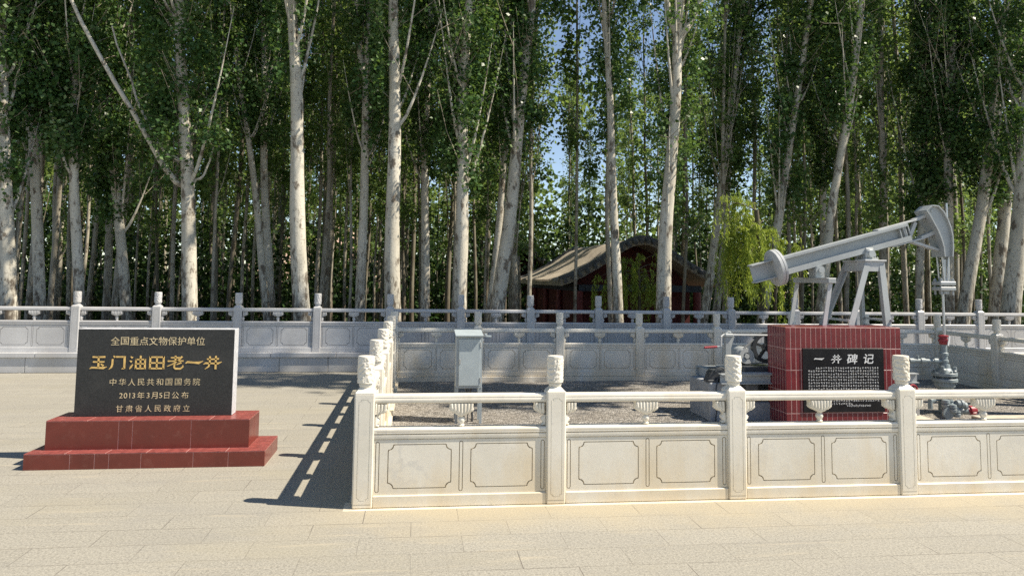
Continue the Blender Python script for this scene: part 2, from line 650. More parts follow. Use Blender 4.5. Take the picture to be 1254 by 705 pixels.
GZ = -1.2                          # the grove stands lower than the terrace
gx = [-1500, -400, -120] + [x for x in range(-60, 81, 4)] + [140, 420, 1500]
gy = [-1500, -400, -100] + [y for y in range(-40, 81, 4)] + [140, 420, 1500]
kindof(terrain('ground', gx, gy, lambda x, y: GZ + (0.16 * mnoise.noise((x * .13, y * .13, 3)) if abs(x) < 100 and 16 < y < 100 else 0), M['soil']), 'structure')
kindof(grid_sheet('plaza', [-60, X0, X1, 60], [-30, Y0, Y1, 13.05], 0.0, M['paving'], skip={(1, 1)}, skirt=-1.6), 'structure')
gb = terrain('gravel_bed', list(np.linspace(X0, X1, 60)), list(np.linspace(Y0, Y1, 45)),
             lambda x, y: -0.07 + 0.012 * mnoise.noise((x * 1.3, y * 1.3, 7)), M['gravel'])
kindof(gb, 'stuff', 'brown grey gravel covering the floor of the enclosure')
# bare pinkish hillside far behind the trees
kindof(terrain('hill', list(np.linspace(-90, 110, 60)), list(np.linspace(56, 130, 24)),
               lambda x, y: GZ - 0.5 + max(0, (y - 56)) ** 0.5 * (1.3 * math.exp(-((x + 13) / 7) ** 2) + .25) * (0.8 + 0.5 * mnoise.noise((x * .05, y * .04, 1))), M['hill']), 'structure')

# ------------------------------------------------------------------ marble balustrades
def curve_fill(loops, ext):
    """flat 2D shape with holes, as a mesh in the XY plane, thickness 2*ext"""
    cu = bpy.data.curves.new('c', 'CURVE')
    cu.dimensions = '2D'
    cu.fill_mode = 'BOTH'
    cu.extrude = ext
    for lp in loops:
        s = cu.splines.new('POLY')
        s.points.add(len(lp) - 1)
        for p, (x, y) in zip(s.points, lp):
            p.co = (x, y, 0, 1)
        s.use_cyclic_u = True
    o = bpy.data.objects.new('c', cu)
    COL.objects.link(o)
    dg = bpy.context.evaluated_depsgraph_get()
    me = bpy.data.meshes.new_from_object(o.evaluated_get(dg))
    bpy.data.objects.remove(o)
    bpy.data.curves.remove(cu)
    return me

def rect(x0, z0, x1, z1):
    return [(x0, z0), (x1, z0), (x1, z1), (x0, z1)]

def notched(x0, z0, x1, z1, r, n=5):
    """rectangle with inward quarter-round corners and small steps"""
    s = r * 0.35
    out = []
    def arc(cx, cz, a0, a1):
        return [(cx + r * math.cos(a0 + (a1 - a0) * k / n), cz + r * math.sin(a0 + (a1 - a0) * k / n)) for k in range(n + 1)]
    out += [(x0 + r + s, z0)] + [(x1 - r - s, z0)]
    out += [(x1 - r - s, z0 + s * .0)] + arc(x1 - s * .2, z0 + s * .2, PI, PI / 2)[0:]
    out += [(x1, z0 + r + s)] + [(x1, z1 - r - s)]
    out += arc(x1 - s * .2, z1 - s * .2, -PI / 2, -PI)
    out += [(x1 - r - s, z1)] + [(x0 + r + s, z1)]
    out += arc(x0 + s * .2, z1 - s * .2, 0, -PI / 2)
    out += [(x0, z1 - r - s)] + [(x0, z0 + r + s)]
    out += arc(x0 + s * .2, z0 + s * .2, PI / 2, 0)
    return out

def oblong(x0, z0, x1, z1, n=6):
    r = (x1 - x0) / 2
    c = (x0 + x1) / 2
    return ([(c + r * math.cos(PI + PI * k / n), z0 + r + r * math.sin(PI + PI * k / n)) for k in range(n + 1)]
            + [(c + r * math.cos(PI * k / n), z1 - r + r * math.sin(PI * k / n)) for k in range(n + 1)])

def inset_pair(fn, x0, z0, x1, z1, g, *a):
    return [fn(x0, z0, x1, z1, *a), fn(x0 + g, z0 + g, x1 - g, z1 - g, *a)]

def panel_mesh(mats, L=BA):
    """one carved slab between two posts, x from 0.068 to L-0.068"""
    a, b = 0.068, L - 0.068
    w = b - a
    m = MB()
    m.box((a, -0.037, 0.08), (b, 0.037, 0.458), mi=1)          # body seen in the grooves
    g = 0.0062
    loops = [rect(a, 0.082, b, 0.456)]
    for x0, x1 in ((a + .098, a + w / 2 - .066), (a + w / 2 + .066, b - .098)):
        loops += inset_pair(notched, x0, .122, x1, .425, g, 0.034)
    for c in (a + .027, a + w / 2, b - .027):
        loops += inset_pair(oblong, c - .0145, .098, c + .0145, .444, 0.0055)
    me = curve_fill(loops, 0.004)
    for s in (-1, 1):
        mm = me.copy()
        mm.transform(Matrix.Translation((0, s * 0.0412, 0)) @ Matrix.Rotation(PI / 2, 4, 'X'))
        m.mesh(mm, 0)
    # sill
    m.box((a, -0.060, 0.0), (b, 0.060, 0.0815), 0.006, mi=0)
    # moulded cap rail
    pr = [(-.042, .4575), (-.050, .461), (-.052, .466), (-.052, .488), (-.0465, .4905), (-.0465, .4955), (-.053, .4985), (-.053, .524), (-.046, .534)]
    prof = pr + [(-y, z) for y, z in reversed(pr)]
    m.prism(prof, a, b, 'YZ', mi=0)
    m.box((a, -.0472, .4909), (b, .0472, .4951), mi=1)
    m.box((a + .02, -.0532, .5095), (b - .02, .0532, .5125), mi=1)
    me = bpy.data.meshes.new('panel')
    m.bm.to_mesh(me)
    m.bm.free()
    for x in mats:
        me.materials.append(x)
    me.shade_smooth(); me.set_sharp_from_angle(angle=R(25))
    return me

def to_me(m, name, mats, smooth=35):
    me = bpy.data.meshes.new(name)
    m.bm.to_mesh(me)
    m.bm.free()
    for x in (mats if isinstance(mats, (list, tuple)) else [mats]):
        me.materials.append(x)
    me.shade_smooth(); me.set_sharp_from_angle(angle=R(smooth))
    return me

def rail_mesh(mats, L=BA):
    m = MB()
    a, b = 0.0685, L - 0.0685
    pr = [(-.022, .700), (-.034, .706), (-.038, .716), (-.038, .730), (-.034, .738), (-.036, .743), (-.032, .757), (-.018, .7655)]
    prof = pr + [(-y, z) for y, z in reversed(pr)]
    m.prism(prof, a, b, 'YZ')
    return to_me(m, 'handrail', mats, 30)

def bracket_mesh(mats, half=0):
    """lotus-leaf bracket on a vase, centred on x=0; half=-1/1 keeps one side"""
    m = MB()
    prof = [(-.082, .6995), (-.084, .672), (-.088, .655), (-.080, .641), (-.069, .637), (-.060, .629), (-.047, .630), (-.040, .622), (-.026, .616), (0, .606)]
    pts = prof + [(-x, z) for x, z in reversed(prof[:-1])]
    if half:
        pts = [p for p in pts if p[0] * half >= 0]
    m.prism(pts, -0.033, 0.033, 'XZ', bev=0.008)
    # leaf veins in relief
    for s in (-1, 1):
        for k in range(-3, 4):
            if half and (k * half < 0 or k == 0):
                continue
            x = k * .0245
            zb_ = .612 + .028 * (abs(k) / 3) ** 1.2
            m.tube([(x * .8, s * .024, zb_ + .006), (x * .95, s * .029, zb_ + .03), (x, s * .028, .697)], [.010, .0125, .0115], 8)
    # vase
    lp = [(.012, .531), (.023, .541), (.024, .546), (.016, .553), (.024, .566), (.029, .580), (.026, .592), (.014, .604), (.018, .612)]
    if half:
        vp = [(half * .0, .5385), (half * .03, .541), (half * .03, .549), (half * .018, .555), (half * .034, .575), (half * .034, .588), (half * .018, .603), (half * .03, .616), (0, .616)]
        m.prism(vp, -0.03, 0.03, 'XZ', bev=0.006)
    else:
        m.lathe(lp, (0, 0, 0), 14)
    return to_me(m, 'bracket', mats, 50)

def post_mesh(mats):
    m = MB()
    h = 0.068
    m.box((-h, -h, 0.0), (h, h, 0.786), 0.007, mi=0)
    # sloping shoulder
    t = bmesh.new()
    lo = [t.verts.new((x, y, 0.782)) for x, y in ((-h + .004, -h + .004), (h - .004, -h + .004), (h - .004, h - .004), (-h + .004, h - .004))]
    hi = [t.verts.new((x, y, 0.812)) for x, y in ((-.036, -.036), (.036, -.036), (.036, .036), (-.036, .036))]
    for k in range(4):
        t.faces.new((lo[k], lo[(k + 1) % 4], hi[(k + 1) % 4], hi[k]))
    t.faces.new(hi)
    m._take(t, 0)
    # carved border lines on the four faces: raised outer strip and raised field with a groove between
    loops = [rect(-.060, .03, .060, .768)]
    def field(x0, z0, x1, z1):
        return notched(x0, z0, x1, z1, 0.016, 3)
    loops += [field(-.041, .05, .041, .735), field(-.037, .054, .037, .731)]
    me = curve_fill(loops, 0.0015)
    for k in range(4):
        mm = me.copy()
        mm.transform(Matrix.Rotation(PI / 2 * k, 4, 'Z') @ Matrix.Translation((0, -h - 0.0005, 0)) @ Matrix.Rotation(PI / 2, 4, 'X'))
        m.mesh(mm, 0)
    return to_me(m, 'post', mats, 30)

def cap_mesh(mats, seed):
    """drum-shaped finial with carved cloud relief"""
    t = bmesh.new()
    n, nz = 72, 56
    prof = [(.036, .806), (.040, .812), (.046, .822), (.047, .832), (.042, .838), (.043, .841)]
    rings = []
    for r, z in prof:
        rings.append([(r, z, 0)] * n)
    z0, z1 = .842, 1.022
    for j in range(nz):
        z = z0 + (z1 - z0) * j / (nz - 1)
        f = min(1, j / 5, (nz - 1 - j) / 6)
        rings.append([(.058, z, f)] * n)
    rings.append([(.055, 1.028, 0)] * n)
    rings.append([(.045, 1.030, 0)] * n)
    vr = []
    for j, ring in enumerate(rings):
        row = []
        for k, (r, z, f) in enumerate(ring):
            a = 2 * PI * k / n
            if f:
                p = Vector((math.cos(a) * 3.3, math.sin(a) * 3.3, z * 52 + seed * 11))
                # curling clouds: warped ridges
                q = p + 0.8 * Vector((mnoise.noise(p * 1.1), mnoise.noise(p * 1.1 + Vector((9, 3, 1))), mnoise.noise(p * 1.1 + Vector((4, 7, 8)))))
                s = math.sin(q.z * 2.1 + 2.2 * q.x) * math.cos(q.y * 2.0 + q.z)
                d = max(-1, min(1, s * 2.6)) * 0.0027 + 0.0012 * mnoise.noise(p * 2.6)
                r = r + f * d
            row.append(t.verts.new((r * math.cos(a), r * math.sin(a), z)))
        vr.append(row)
    for r0, r1 in zip(vr, vr[1:]):
        for k in range(n):
            t.faces.new((r0[k], r0[(k + 1) % n], r1[(k + 1) % n], r1[k]))
    t.faces.new(vr[0][::-1])
    t.faces.new(vr[-1])
    me = bpy.data.meshes.new('post_cap')
    t.to_mesh(me)
    t.free()
    for x in mats:
        me.materials.append(x)
    me.shade_smooth(); me.set_sharp_from_angle(angle=R(48))
    return me

def kit(mats):
    return dict(panel=panel_mesh(mats), side_panel=panel_mesh(mats, BB), rail=rail_mesh(mats[:1]), side_rail=rail_mesh(mats[:1], BB), br=bracket_mesh(mats[:1]), brl=bracket_mesh(mats[:1], -1),
                brr=bracket_mesh(mats[:1], 1), post=post_mesh(mats[:1]), caps=[cap_mesh(mats[:1], s) for s in range(4)])
KW = kit([M['marble'], M['groove']])
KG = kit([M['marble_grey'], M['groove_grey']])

cap_i = 0
def add_post(root, k, x, z=0, sz=1.0, sx=1.0):
    global cap_i
    cap_i += 1
    p = inst(k['post'], 'post', root, (x, 0, z), (sx, sx, sz))
    c = inst(k['caps'][cap_i % 4], 'post_cap', p, (0, 0, 0), rz=cap_i * PI / 2)
    return p
def add_bay(root, k, x, L, ref=BA, side=False, z=0, sz=1.0):
    s = (L / ref, 1, sz)
    inst(k['side_panel' if side else 'panel'], 'panel', root, (x, 0, z), s)
    inst(k['side_rail' if side else 'rail'], 'handrail', root, (x, 0, z), s)
    inst(k['br'], 'bracket', root, (x + L / 2, 0, z), (1, 1, sz))
    inst(k['brr'], 'bracket', root, (x + 0.069, 0, z), (1, 1, sz))
    inst(k['brl'], 'bracket', root, (x + L - 0.069, 0, z), (1, 1, sz))

def row(label, loc, rz, n, L, posts, side, drop):
    root = thing('marble_balustrade', label, 'balustrade', loc, 'white marble balustrades round the old well', rz)
    for i in posts:
        add_post(root, KW, i * L)
    for i in range(n):
        add_bay(root, KW, i * L, L, L, side)
    m = MB()
    e = 0.13
    a, b = (-e, n * L + e) if not side else (e, n * L - e)
    m.box((a, -0.10, -0.2), (b, 0.10, -0.002), 0.004)
    me = to_me(m, 'plinth', M['marble'])
    inst(me, 'plinth', root, (0, 0, 0))
    return root
row('white marble balustrade along the front of the enclosure, nearest the viewer, with drum capped posts', (X0, Y0, 0.004), 0, NX, BA, range(NX + 1), False, 0)
row('sunlit white marble balustrade at the back of the gravel enclosure, below the grey terrace parapet', (X0, Y1, 0.004), 0, NX, BA, range(NX + 1), False, 0)
row('white marble balustrade running back from the corner post beside the long grid shadow', (X0, Y0, 0.004), PI / 2, NY, BB, range(1, NY), True, 0)
row('cream marble balustrade closing the enclosure at the right, behind the wellhead', (X1, Y0, 0.004), PI / 2, NY, BB, range(1, NY), True, 0)

# grey terrace parapet
PX = [-11.81, -10.54, -9.27, -8.0, -6.73, -5.457, -4.207, -2.926, -1.637, -.43, .776, 1.989, 3.201, 4.44, 5.645, 6.87, 8.09, 9.315, 10.531, 11.76, 12.98, 14.2, 15.42, 16.64]
par = thing('terrace_parapet', 'long grey marble parapet on a stone plinth in front of the poplar grove', 'balustrade', (0, 13.2, 0))
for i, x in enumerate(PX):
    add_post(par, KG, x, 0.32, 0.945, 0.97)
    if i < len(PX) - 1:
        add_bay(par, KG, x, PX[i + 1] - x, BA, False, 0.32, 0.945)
m = MB()
x = PX[0] - 0.2
k = 0
rr = random.Random(5)
while x < PX[-1] + 0.2:
    L = rr.uniform(1.05, 1.3)
    m.box((x, -0.165 + rr.uniform(-.003, .003), 0.243), (x + L - 0.004, 0.165, 0.320), 0.006)
    x += L
x = PX[0] - 0.2
while x < PX[-1] + 0.2:
    L = rr.uniform(0.7, 0.95)
    m.box((x, -0.135 + rr.uniform(-.004, .004), 0.0), (x + L - 0.006, 0.14, 0.2425), 0.005)
    x += L
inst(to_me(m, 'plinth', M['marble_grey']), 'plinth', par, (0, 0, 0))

# ------------------------------------------------------------------ lettering
def text_mesh(s, size, ext=0.002, bold=0.0, shear=0.0, sx=1.0, spacing=1.0):
    cu = bpy.data.curves.new('t', 'FONT')
    cu.body = s
    cu.size = size
    cu.extrude = ext
    cu.offset = bold
    cu.shear = shear
    cu.align_x = 'CENTER'
    cu.align_y = 'CENTER'
    cu.space_character = spacing
    o = bpy.data.objects.new('t', cu)
    COL.objects.link(o)
    dg = bpy.context.evaluated_depsgraph_get()
    me = bpy.data.meshes.new_from_object(o.evaluated_get(dg))
    bpy.data.objects.remove(o)
    bpy.data.curves.remove(cu)
    me.materials.clear()
    return me

def text_line(name, s, size, pitch, cx, y, cz, mat, parent, bold=0.0, sx=1.0, shear=0.0):
    """characters set one by one at an even pitch, standing on a face that looks towards -y"""
    m = MB()
    n = len(s)
    for i, ch in enumerate(s):
        p = pitch[i] if isinstance(pitch, (list, tuple)) else (i - (n - 1) / 2) * pitch
        me = text_mesh(ch, size, 0.0015, bold, shear)
        co = np.empty(len(me.vertices) * 3)
        me.vertices.foreach_get('co', co)
        co = co.reshape(-1, 3)
        if len(co) == 0:
            continue
        c = (co[:, 0].max() + co[:, 0].min()) / 2
        h = (co[:, 1].max() + co[:, 1].min()) / 2
        keep = 0 if ch in '一' else (h if True else 0)
        me.transform(Matrix.Translation((cx + p, y, cz)) @ Matrix.Rotation(PI / 2, 4, 'X') @ Matrix.Diagonal((sx, 1, 1, 1)) @ Matrix.Translation((-c, -h, 0)))
        m.mesh(me)
    return m.build(name, mat, parent, 0)

def brush(m, pts, w, y, ox, oz, s, sx, mi=None):
    """one brush stroke: polyline with a width at each point, as a thin flat prism"""
    P = [Vector((p[0] * sx * s, p[1] * s)) for p in pts]
    W = [q * s for q in w]
    # resample smoothly
    L, Rr = [], []
    for i, p in enumerate(P):
        a, b = P[max(0, i - 1)], P[min(len(P) - 1, i + 1)]
        d = (b - a).normalized()
        nrm = Vector((-d.y, d.x))
        L.append(p + nrm * W[i] / 2)
        Rr.append(p - nrm * W[i] / 2)
    poly = L + Rr[::-1]
    m.prism([(ox + q.x, oz + q.y) for q in poly], y - 0.003, y, 'XZ', mi)

# clerical-script characters, drawn on a unit square centred on 0
CH = {
 '玉': [([(-.36, .40), (-.1, .38), (.38, .40)], [.11, .10, .12]), ([(-.32, .06), (0, .05), (.34, .06)], [.10, .09, .10]), ([(0, .40), (0, -.34)], [.12, .12]),
        ([(-.50, -.42), (-.40, -.33), (0, -.35), (.30, -.36), (.50, -.28)], [.04, .12, .11, .15, .03]), ([(.14, -.08), (.30, -.22)], [.07, .13])],
 '门': [([(-.26, .46), (-.16, .36)], [.06, .12]), ([(-.30, .26), (-.31, -.12), (-.36, -.32), (-.50, -.46)], [.11, .12, .11, .03]), ([(-.10, .40), (.36, .40)], [.11, .11]), ([(.40, .45), (.40, -.40)], [.13, .13]), ([(.40, -.38), (.24, -.42)], [.12, .03])],
 '油': [([(-.44, .42), (-.32, .32)], [.06, .13]), ([(-.48, .14), (-.36, .05)], [.06, .13]), ([(-.48, -.44), (-.40, -.30), (-.30, -.12)], [.04, .14, .06]),
        ([(-.16, .22), (.44, .22)], [.09, .09]), ([(-.12, .25), (-.12, -.44)], [.11, .11]), ([(.42, .26), (.42, -.44)], [.11, .11]), ([(-.14, -.08), (.42, -.08)], [.08, .08]), ([(-.14, -.40), (.42, -.40)], [.09, .09]), ([(.15, .48), (.15, -.38)], [.11, .10])],
 '田': [([(-.42, .38), (.42, .38)], [.10, .10]), ([(-.40, .43), (-.40, -.44)], [.12, .12]), ([(.40, .43), (.40, -.44)], [.12, .12]), ([(-.40, -.02), (.40, -.02)], [.09, .09]), ([(-.42, -.40), (.42, -.40)], [.10, .10]), ([(0, .38), (0, -.40)], [.11, .11])],
 '老': [([(-.30, .34), (.26, .34)], [.09, .09]), ([(-.02, .48), (-.02, .12)], [.11, .11]), ([(-.48, .10), (0, .11), (.46, .12)], [.09, .09, .10]), ([(.38, .42), (.16, .16), (-.14, -.08), (-.50, -.26)], [.12, .11, .10, .04]),
        ([(-.06, -.06), (-.08, -.34), (.0, -.42), (.30, -.42), (.44, -.30), (.44, -.18)], [.11, .11, .12, .12, .10, .03]), ([(.34, .0), (.06, -.14)], [.12, .06])],
 '一': [([(-.52, -.06), (-.40, .04), (0, .0), (.28, -.02), (.54, .10)], [.05, .14, .12, .17, .03])],
 '井': [([(-.34, .24), (0, .23), (.38, .26)], [.10, .09, .11]), ([(-.54, -.12), (-.42, -.04), (0, -.06), (.34, -.06), (.56, .04)], [.04, .12, .10, .15, .03]),
        ([(-.16, .44), (-.16, .0), (-.22, -.28), (-.44, -.46)], [.11, .12, .11, .04]), ([(.20, .46), (.20, -.46)], [.12, .13])],
}

# ------------------------------------------------------------------ heritage sign
sx0, sx1 = -2.872, -1.572
sg = thing('heritage_sign', 'black granite tablet with gold Chinese lettering on a stepped red tiled base', 'sign', (-2.2, 6.9, 0))
def tiled_block(name, x0, x1, y0, y1, z0, z1, joints, parent, mats):
    """a masonry block faced with red tiles; joints: x positions on the front"""
    m = MB()
    m.box((x0 + .0012, y0 + .0012, z0), (x1 - .0012, y1 - .0012, z1 - .0012), mi=1)
    xs = [x0] + joints + [x1]
    g = 0.0015
    for i, (a, b) in enumerate(zip(xs, xs[1:])):
        m.box((a + (g if i else 0), y0, z0 + .001), (b - (g if i < len(xs) - 2 else 0), y0 + .02, z1 - .009), 0.0015, mi=0)
        m.box((a + (g if i else 0), y1 - .02, z0 + .001), (b - (g if i < len(xs) - 2 else 0), y1, z1 - .009), 0.0015, mi=0)
    ny = 2
    for i in range(ny):
        a, b = y0 + .021 + (y1 - y0 - .042) * i / ny, y0 + .021 + (y1 - y0 - .042) * (i + 1) / ny
        for s in (0, 1):
            xa = x0 if s == 0 else x1 - .02
            m.box((xa, a + g, z0 + .001), (xa + .02, b - g, z1 - .009), 0.0015, mi=0)
    # top tiles, a hair proud with a pale worn arris
    n = max(3, int((x1 - x0) / .3))
    for i in range(n):
        a, b = x0 + (x1 - x0) * i / n, x0 + (x1 - x0) * (i + 1) / n
        for j in range(2):
            c, d = y0 + (y1 - y0) * j / 2, y0 + (y1 - y0) * (j + 1) / 2
            m.box((a + g * (i > 0), c + g * (j > 0), z1 - .008), (b - g * (i < n - 1), d - g * (j < 1), z1), 0.002, mi=2)
    return m.build(name, mats, parent, 30)
TM = [M['red_tile'], M['grout'], M['red_tile_pink']]
tiled_block('lower_step', -3.112, -1.226, 6.70, 7.30, 0.0, 0.130, [-2.76, -2.57, -2.46, -2.21, -1.80, -1.52], sg, TM)
tiled_block('upper_step', -3.012, -1.385, 6.826, 7.24, 0.130, 0.369, [-2.44, -2.33, -1.86], sg, TM)
m = MB()
m.box((sx0, 7.003, 0.369), (sx1, 7.15, 1.113), 0.004, mi=1)
m.box((sx0 + .002, 6.998, 0.371), (sx1 - .003, 7.004, 1.110), 0.001, mi=0)
slab = m.build('slab', [M['granite'], M['granite_edge']], sg, 30)
PXM = 1.300 / 1050
def tz(v): return 1.113 - (v - 68) * 0.744 / 572
def tx(u): return sx0 + (u - 68) * PXM
FY = 6.9975
text_line('inscription', '全国重点文物保护单位', 0.078, 0.0785, tx(600), FY, tz(148), M['gold_pale'], slab, -0.0002)
text_line('inscription', '中华人民共和国国务院', 0.066, 0.0765, tx(592), FY, tz(417), M['gold_pale'], slab, -0.0005)
text_line('inscription', '2013年3月5日公布', 0.064, [-.274, -.237, -.202, -.170, -.111, -.052, 0.0, .052, .102, .173, .252], tx(592), FY, tz(505), M['gold_pale'], slab, -0.0003)
text_line('inscription', '甘肃省人民政府立', 0.063, 0.0785, tx(587), FY, tz(590), M['gold_pale'], slab, -0.0004)
m = MB()
for ch, u in zip('玉门油田老一井', (212, 338, 472, 598, 724, 848, 972)):
    for pts, w in CH[ch]:
        brush(m, pts, w, FY, tx(u), tz(290), 0.124, 1.12)
m.build('inscription', M['gold'], slab, 0)

# ------------------------------------------------------------------ red tiled stele with a black stone plate
st = thing('tiled_stele', 'red brick tiled block carrying a black stone plate of white writing', 'monument', (4.97, 8.6, -0.08))
xa, xb, ya, yb, za, zb = 4.25, 5.68, 8.40, 8.86, -0.08, 1.063
m = MB()
m.box((xa + .0017, ya + .0017, za), (xb - .0017, yb - .0017, zb - .0017), mi=1)
tw, g = 0.0622, 0.0036
rows_z = [za + .02, 0.083, 0.328, 0.573, 0.818, zb - .002]
n = 23
tw = (xb - xa) / n
rq = random.Random(3)
for r in range(len(rows_z) - 1):
    for i in range(n):
        a, b = xa + i * tw, xa + (i + 1) * tw
        if 1 <= r <= 3 and a > 4.46 and b < 5.45:
            continue
        jx = rq.uniform(-.0012, .0012)
        m.box((a + g * (i > 0) + jx, ya + rq.uniform(-.0006, .0006), rows_z[r] + g), (b - g * (i < n - 1) + jx, ya + .02, rows_z[r + 1] - g), 0.002, mi=0)
    k = 7
    for i in range(k):
        a, b = ya + .021 + (yb - ya - .021) * i / k, ya + .021 + (yb - ya - .021) * (i + 1) / k
        for s in (0, 1):
            q = xa if s == 0 else xb - .02
            m.box((q, a + g, rows_z[r] + g), (q + .02, b - g, rows_z[r + 1] - g), 0.002, mi=0)
for i in range(n):
    a, b = xa + i * tw, xa + (i + 1) * tw
    for j in range(2):
        c, d = ya + .02 + (yb - ya - .02) * j / 2, ya + .02 + (yb - ya - .02) * (j + 1) / 2
        m.box((a + g, c + g, zb - .008), (b - g, d - g, zb), 0.0015, mi=0)
m.build('tiled_body', [M['red_tile_dark'], M['grout']], st, 30)
m = MB()
m.box((4.452, 8.388, 0.093), (5.455, 8.43, 0.822), 0.003)
pl = m.build('stone_plate', M['black_stone'], st, 30)
SY = 8.3875
def px_(u): return 4.452 + (u - 250) / (716 - 250) * 1.003
def pz_(v): return 0.822 - (v - 210) / (582 - 210) * 0.729
text_line('title', '碑记', 0.122, [px_(u) - px_(580) for u in (532, 627)], px_(580), SY, pz_(272), M['white_paint'], pl, 0.0016, 1.12, 0.15)
m = MB()
for ch, u in zip('一井', (341, 440)):
    for pts, w in CH[ch]:
        brush(m, pts, w, SY, px_(u), pz_(272), 0.108, 1.1)
m.build('title', M['white_paint'], pl, 0)
# the long text is too small to read: rows of tiny stroke marks
m = MB()
rq = random.Random(8)
def glyph(cx, cz, s):
    for _ in range(2):
        z = cz + rq.uniform(-.5, .5) * s
        m.box((cx - s * rq.uniform(.25, .5), SY - .001, z - s * .07), (cx + s * rq.uniform(.25, .5), SY + .001, z + s * .07))
    for _ in range(2):
        x_ = cx + rq.uniform(-.42, .42) * s
        z = cz + rq.uniform(-.2, .2) * s
        m.box((x_ - s * .075, SY - .0013, z - s * rq.uniform(.25, .5)), (x_ + s * .075, SY + .0007, z + s * rq.uniform(.2, .45)))
rowv = [325 + 17.3 * k for k in range(13)]
for r, v in enumerate(rowv):
    for c in range(29):
        u = 283 + c * 14.1
        if (r == 0 and c < 3) or (r == 12 and c > 17):
            continue
        glyph(px_(u), pz_(v), 0.0205)
for c in range(14):
    glyph(px_(500 + c * 10), pz_(545), 0.02)
m.build('small_writing', M['white_paint'], pl, 0)

# ------------------------------------------------------------------ electrical cabinet
cb = thing('control_cabinet', 'grey blue sheet metal cabinet on thin legs standing on gravel', 'cabinet', (0.64, 8.9, -0.07))
cy0, cy1, cx0, cx1 = 8.84, 9.10, 0.475, 0.775
m = MB()
m.box((cx0, cy0, 0.325), (cx1, cy1, 0.925), 0.004)
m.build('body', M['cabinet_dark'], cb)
m = MB()
m.box((cx0 + .03, cy0 - .012, 0.355), (cx1 - .022, cy0 + .002, 0.885), 0.004)
dr = m.build('door', M['cabinet'], cb)
m = MB()
for z in (.42, .82):
    m.cyl((cx1 - .018, cy0 - .012, z - .03), (cx1 - .018, cy0 - .012, z + .03), 0.007, 8)
m.box((cx0 + .038, cy0 - .022, .60), (cx0 + .052, cy0 - .011, .66), .003)
m.build('handle', M['steel'], dr)
m = MB()
m.prism([(cy0 - .05, .918), (cy0 - .05, .930), (cy1 + .03, .972), (cy1 + .03, .960)], cx0 - .012, cx1 + .008, 'YZ')
m.build('roof', M['cabinet'], cb)
m = MB()
m.box((cx1 + .03, cy0 + .02, .905), (cx1 + .105, cy0 + .035, .925), .003)
m.box((cx1 + .03, cy0 + .02, .905), (cx1 + .05, cy0 + .05, .945), .003)
m.build('arm', M['cabinet'], cb)
for lx, ly in ((cx0 + .012, cy0 + .012), (cx1 - .012, cy0 + .012), (cx0 + .012, cy1 - .012), (cx1 - .012, cy1 - .012)):
    m = MB()
    m.box((lx - .016, ly - .004, -.08), (lx + .016, ly + .004, .335), .001)
    m.box((lx + (.012 if lx < .6 else -.016), ly - .016, -.08), (lx + (.016 if lx < .6 else -.012), ly + .016, .335), .001)
    m.build('leg', M['cabinet_dark'], cb)
m = MB()
m.tube([(.60, 8.95, .33), (.605, 8.94, .20), (.58, 8.93, .05), (.58, 8.95, -.08)], .009, 8)
m.tube([(.66, 8.97, .33), (.65, 8.97, .22), (.68, 8.98, .0), (.68, 8.98, -.08)], .012, 8)
m.tube([(.63, 8.93, .33), (.615, 8.93, .25), (.63, 8.92, .12), (.62, 8.93, -.08)], .006, 6)
m.build('cable', M['black_iron'], cb)

# ------------------------------------------------------------------ pumpjack
PB = Vector((5.1, 9.2, -0.08))
pj = thing('pumpjack', 'small pale grey beam pumping unit standing behind the red tiled block', 'pumpjack', PB)
Yc = 9.2
bd = Vector((2.343 - 1.912, 0, 0))
# beam axis: from tail to head, measured in the xz plane
A = Vector((4.215, Yc, 1.675))
B = Vector((6.40, Yc, 2.262))
ax = (B - A).normalized()
upv = Vector((-ax.z, 0, ax.x))
def bp(t, h=0.0, y=0.0):
    """t metres along the beam from its tail, h across it, y sideways"""
    p = A + ax * t + upv * h
    return Vector((p.x, p.y + y, p.z))
Lb = (B - A).length
m = MB()
bh = 0.108
m.bar(bp(0, 0), bp(Lb - .05, 0), 0.014, 2 * bh - .02)                         # web
for s in (-1, 1):
    m.bar(bp(0, s * bh), bp(Lb - .05, s * bh), 0.135, 0.018, bev=.003)          # flanges
m.bar(bp(.42, -bh + .028, -.066), bp(Lb - .05, -bh + .028, -.066), 0.008, 0.066)
m.bar(bp(.42, bh - .012, -.066), bp(Lb - .05, bh - .012, -.066), 0.008, 0.03)
m.bar(bp(Lb - .05, -bh), bp(Lb - .05, bh), 0.13, 0.014)
for t in (Lb - .17, Lb - .09):
    m.bar(bp(t, -bh + .008), bp(t, bh - .008), 0.12, 0.012)
beam = m.build('walking_beam', M['paint'], pj)
m = MB()
m.bar(bp(Lb - .47, bh + .018), bp(Lb + .10, bh + .018), 0.12, 0.02, bev=.003)
m.bar(bp(Lb - .33, -bh - .018), bp(Lb + .12, -bh - .018), 0.12, 0.02, bev=.003)
m.bar(bp(Lb - .07, -bh), bp(Lb + .10, bh - .01), 0.05, 0.045)
m.bar(bp(Lb - .02, -bh - .03), bp(Lb + .30, -bh - .22), 0.09, 0.03)
m.bar(bp(Lb - .09, -bh), bp(Lb - .11, bh), 0.10, 0.03)
m.bar(bp(Lb + .08, bh + .018), bp(Lb + .24, bh + .04), 0.10, 0.035)
m.bar(bp(Lb + .10, -bh - .01), bp(Lb + .30, -bh + .015), 0.10, 0.045)
m.build('head_bracket', M['paint_light'], beam)
m = MB()
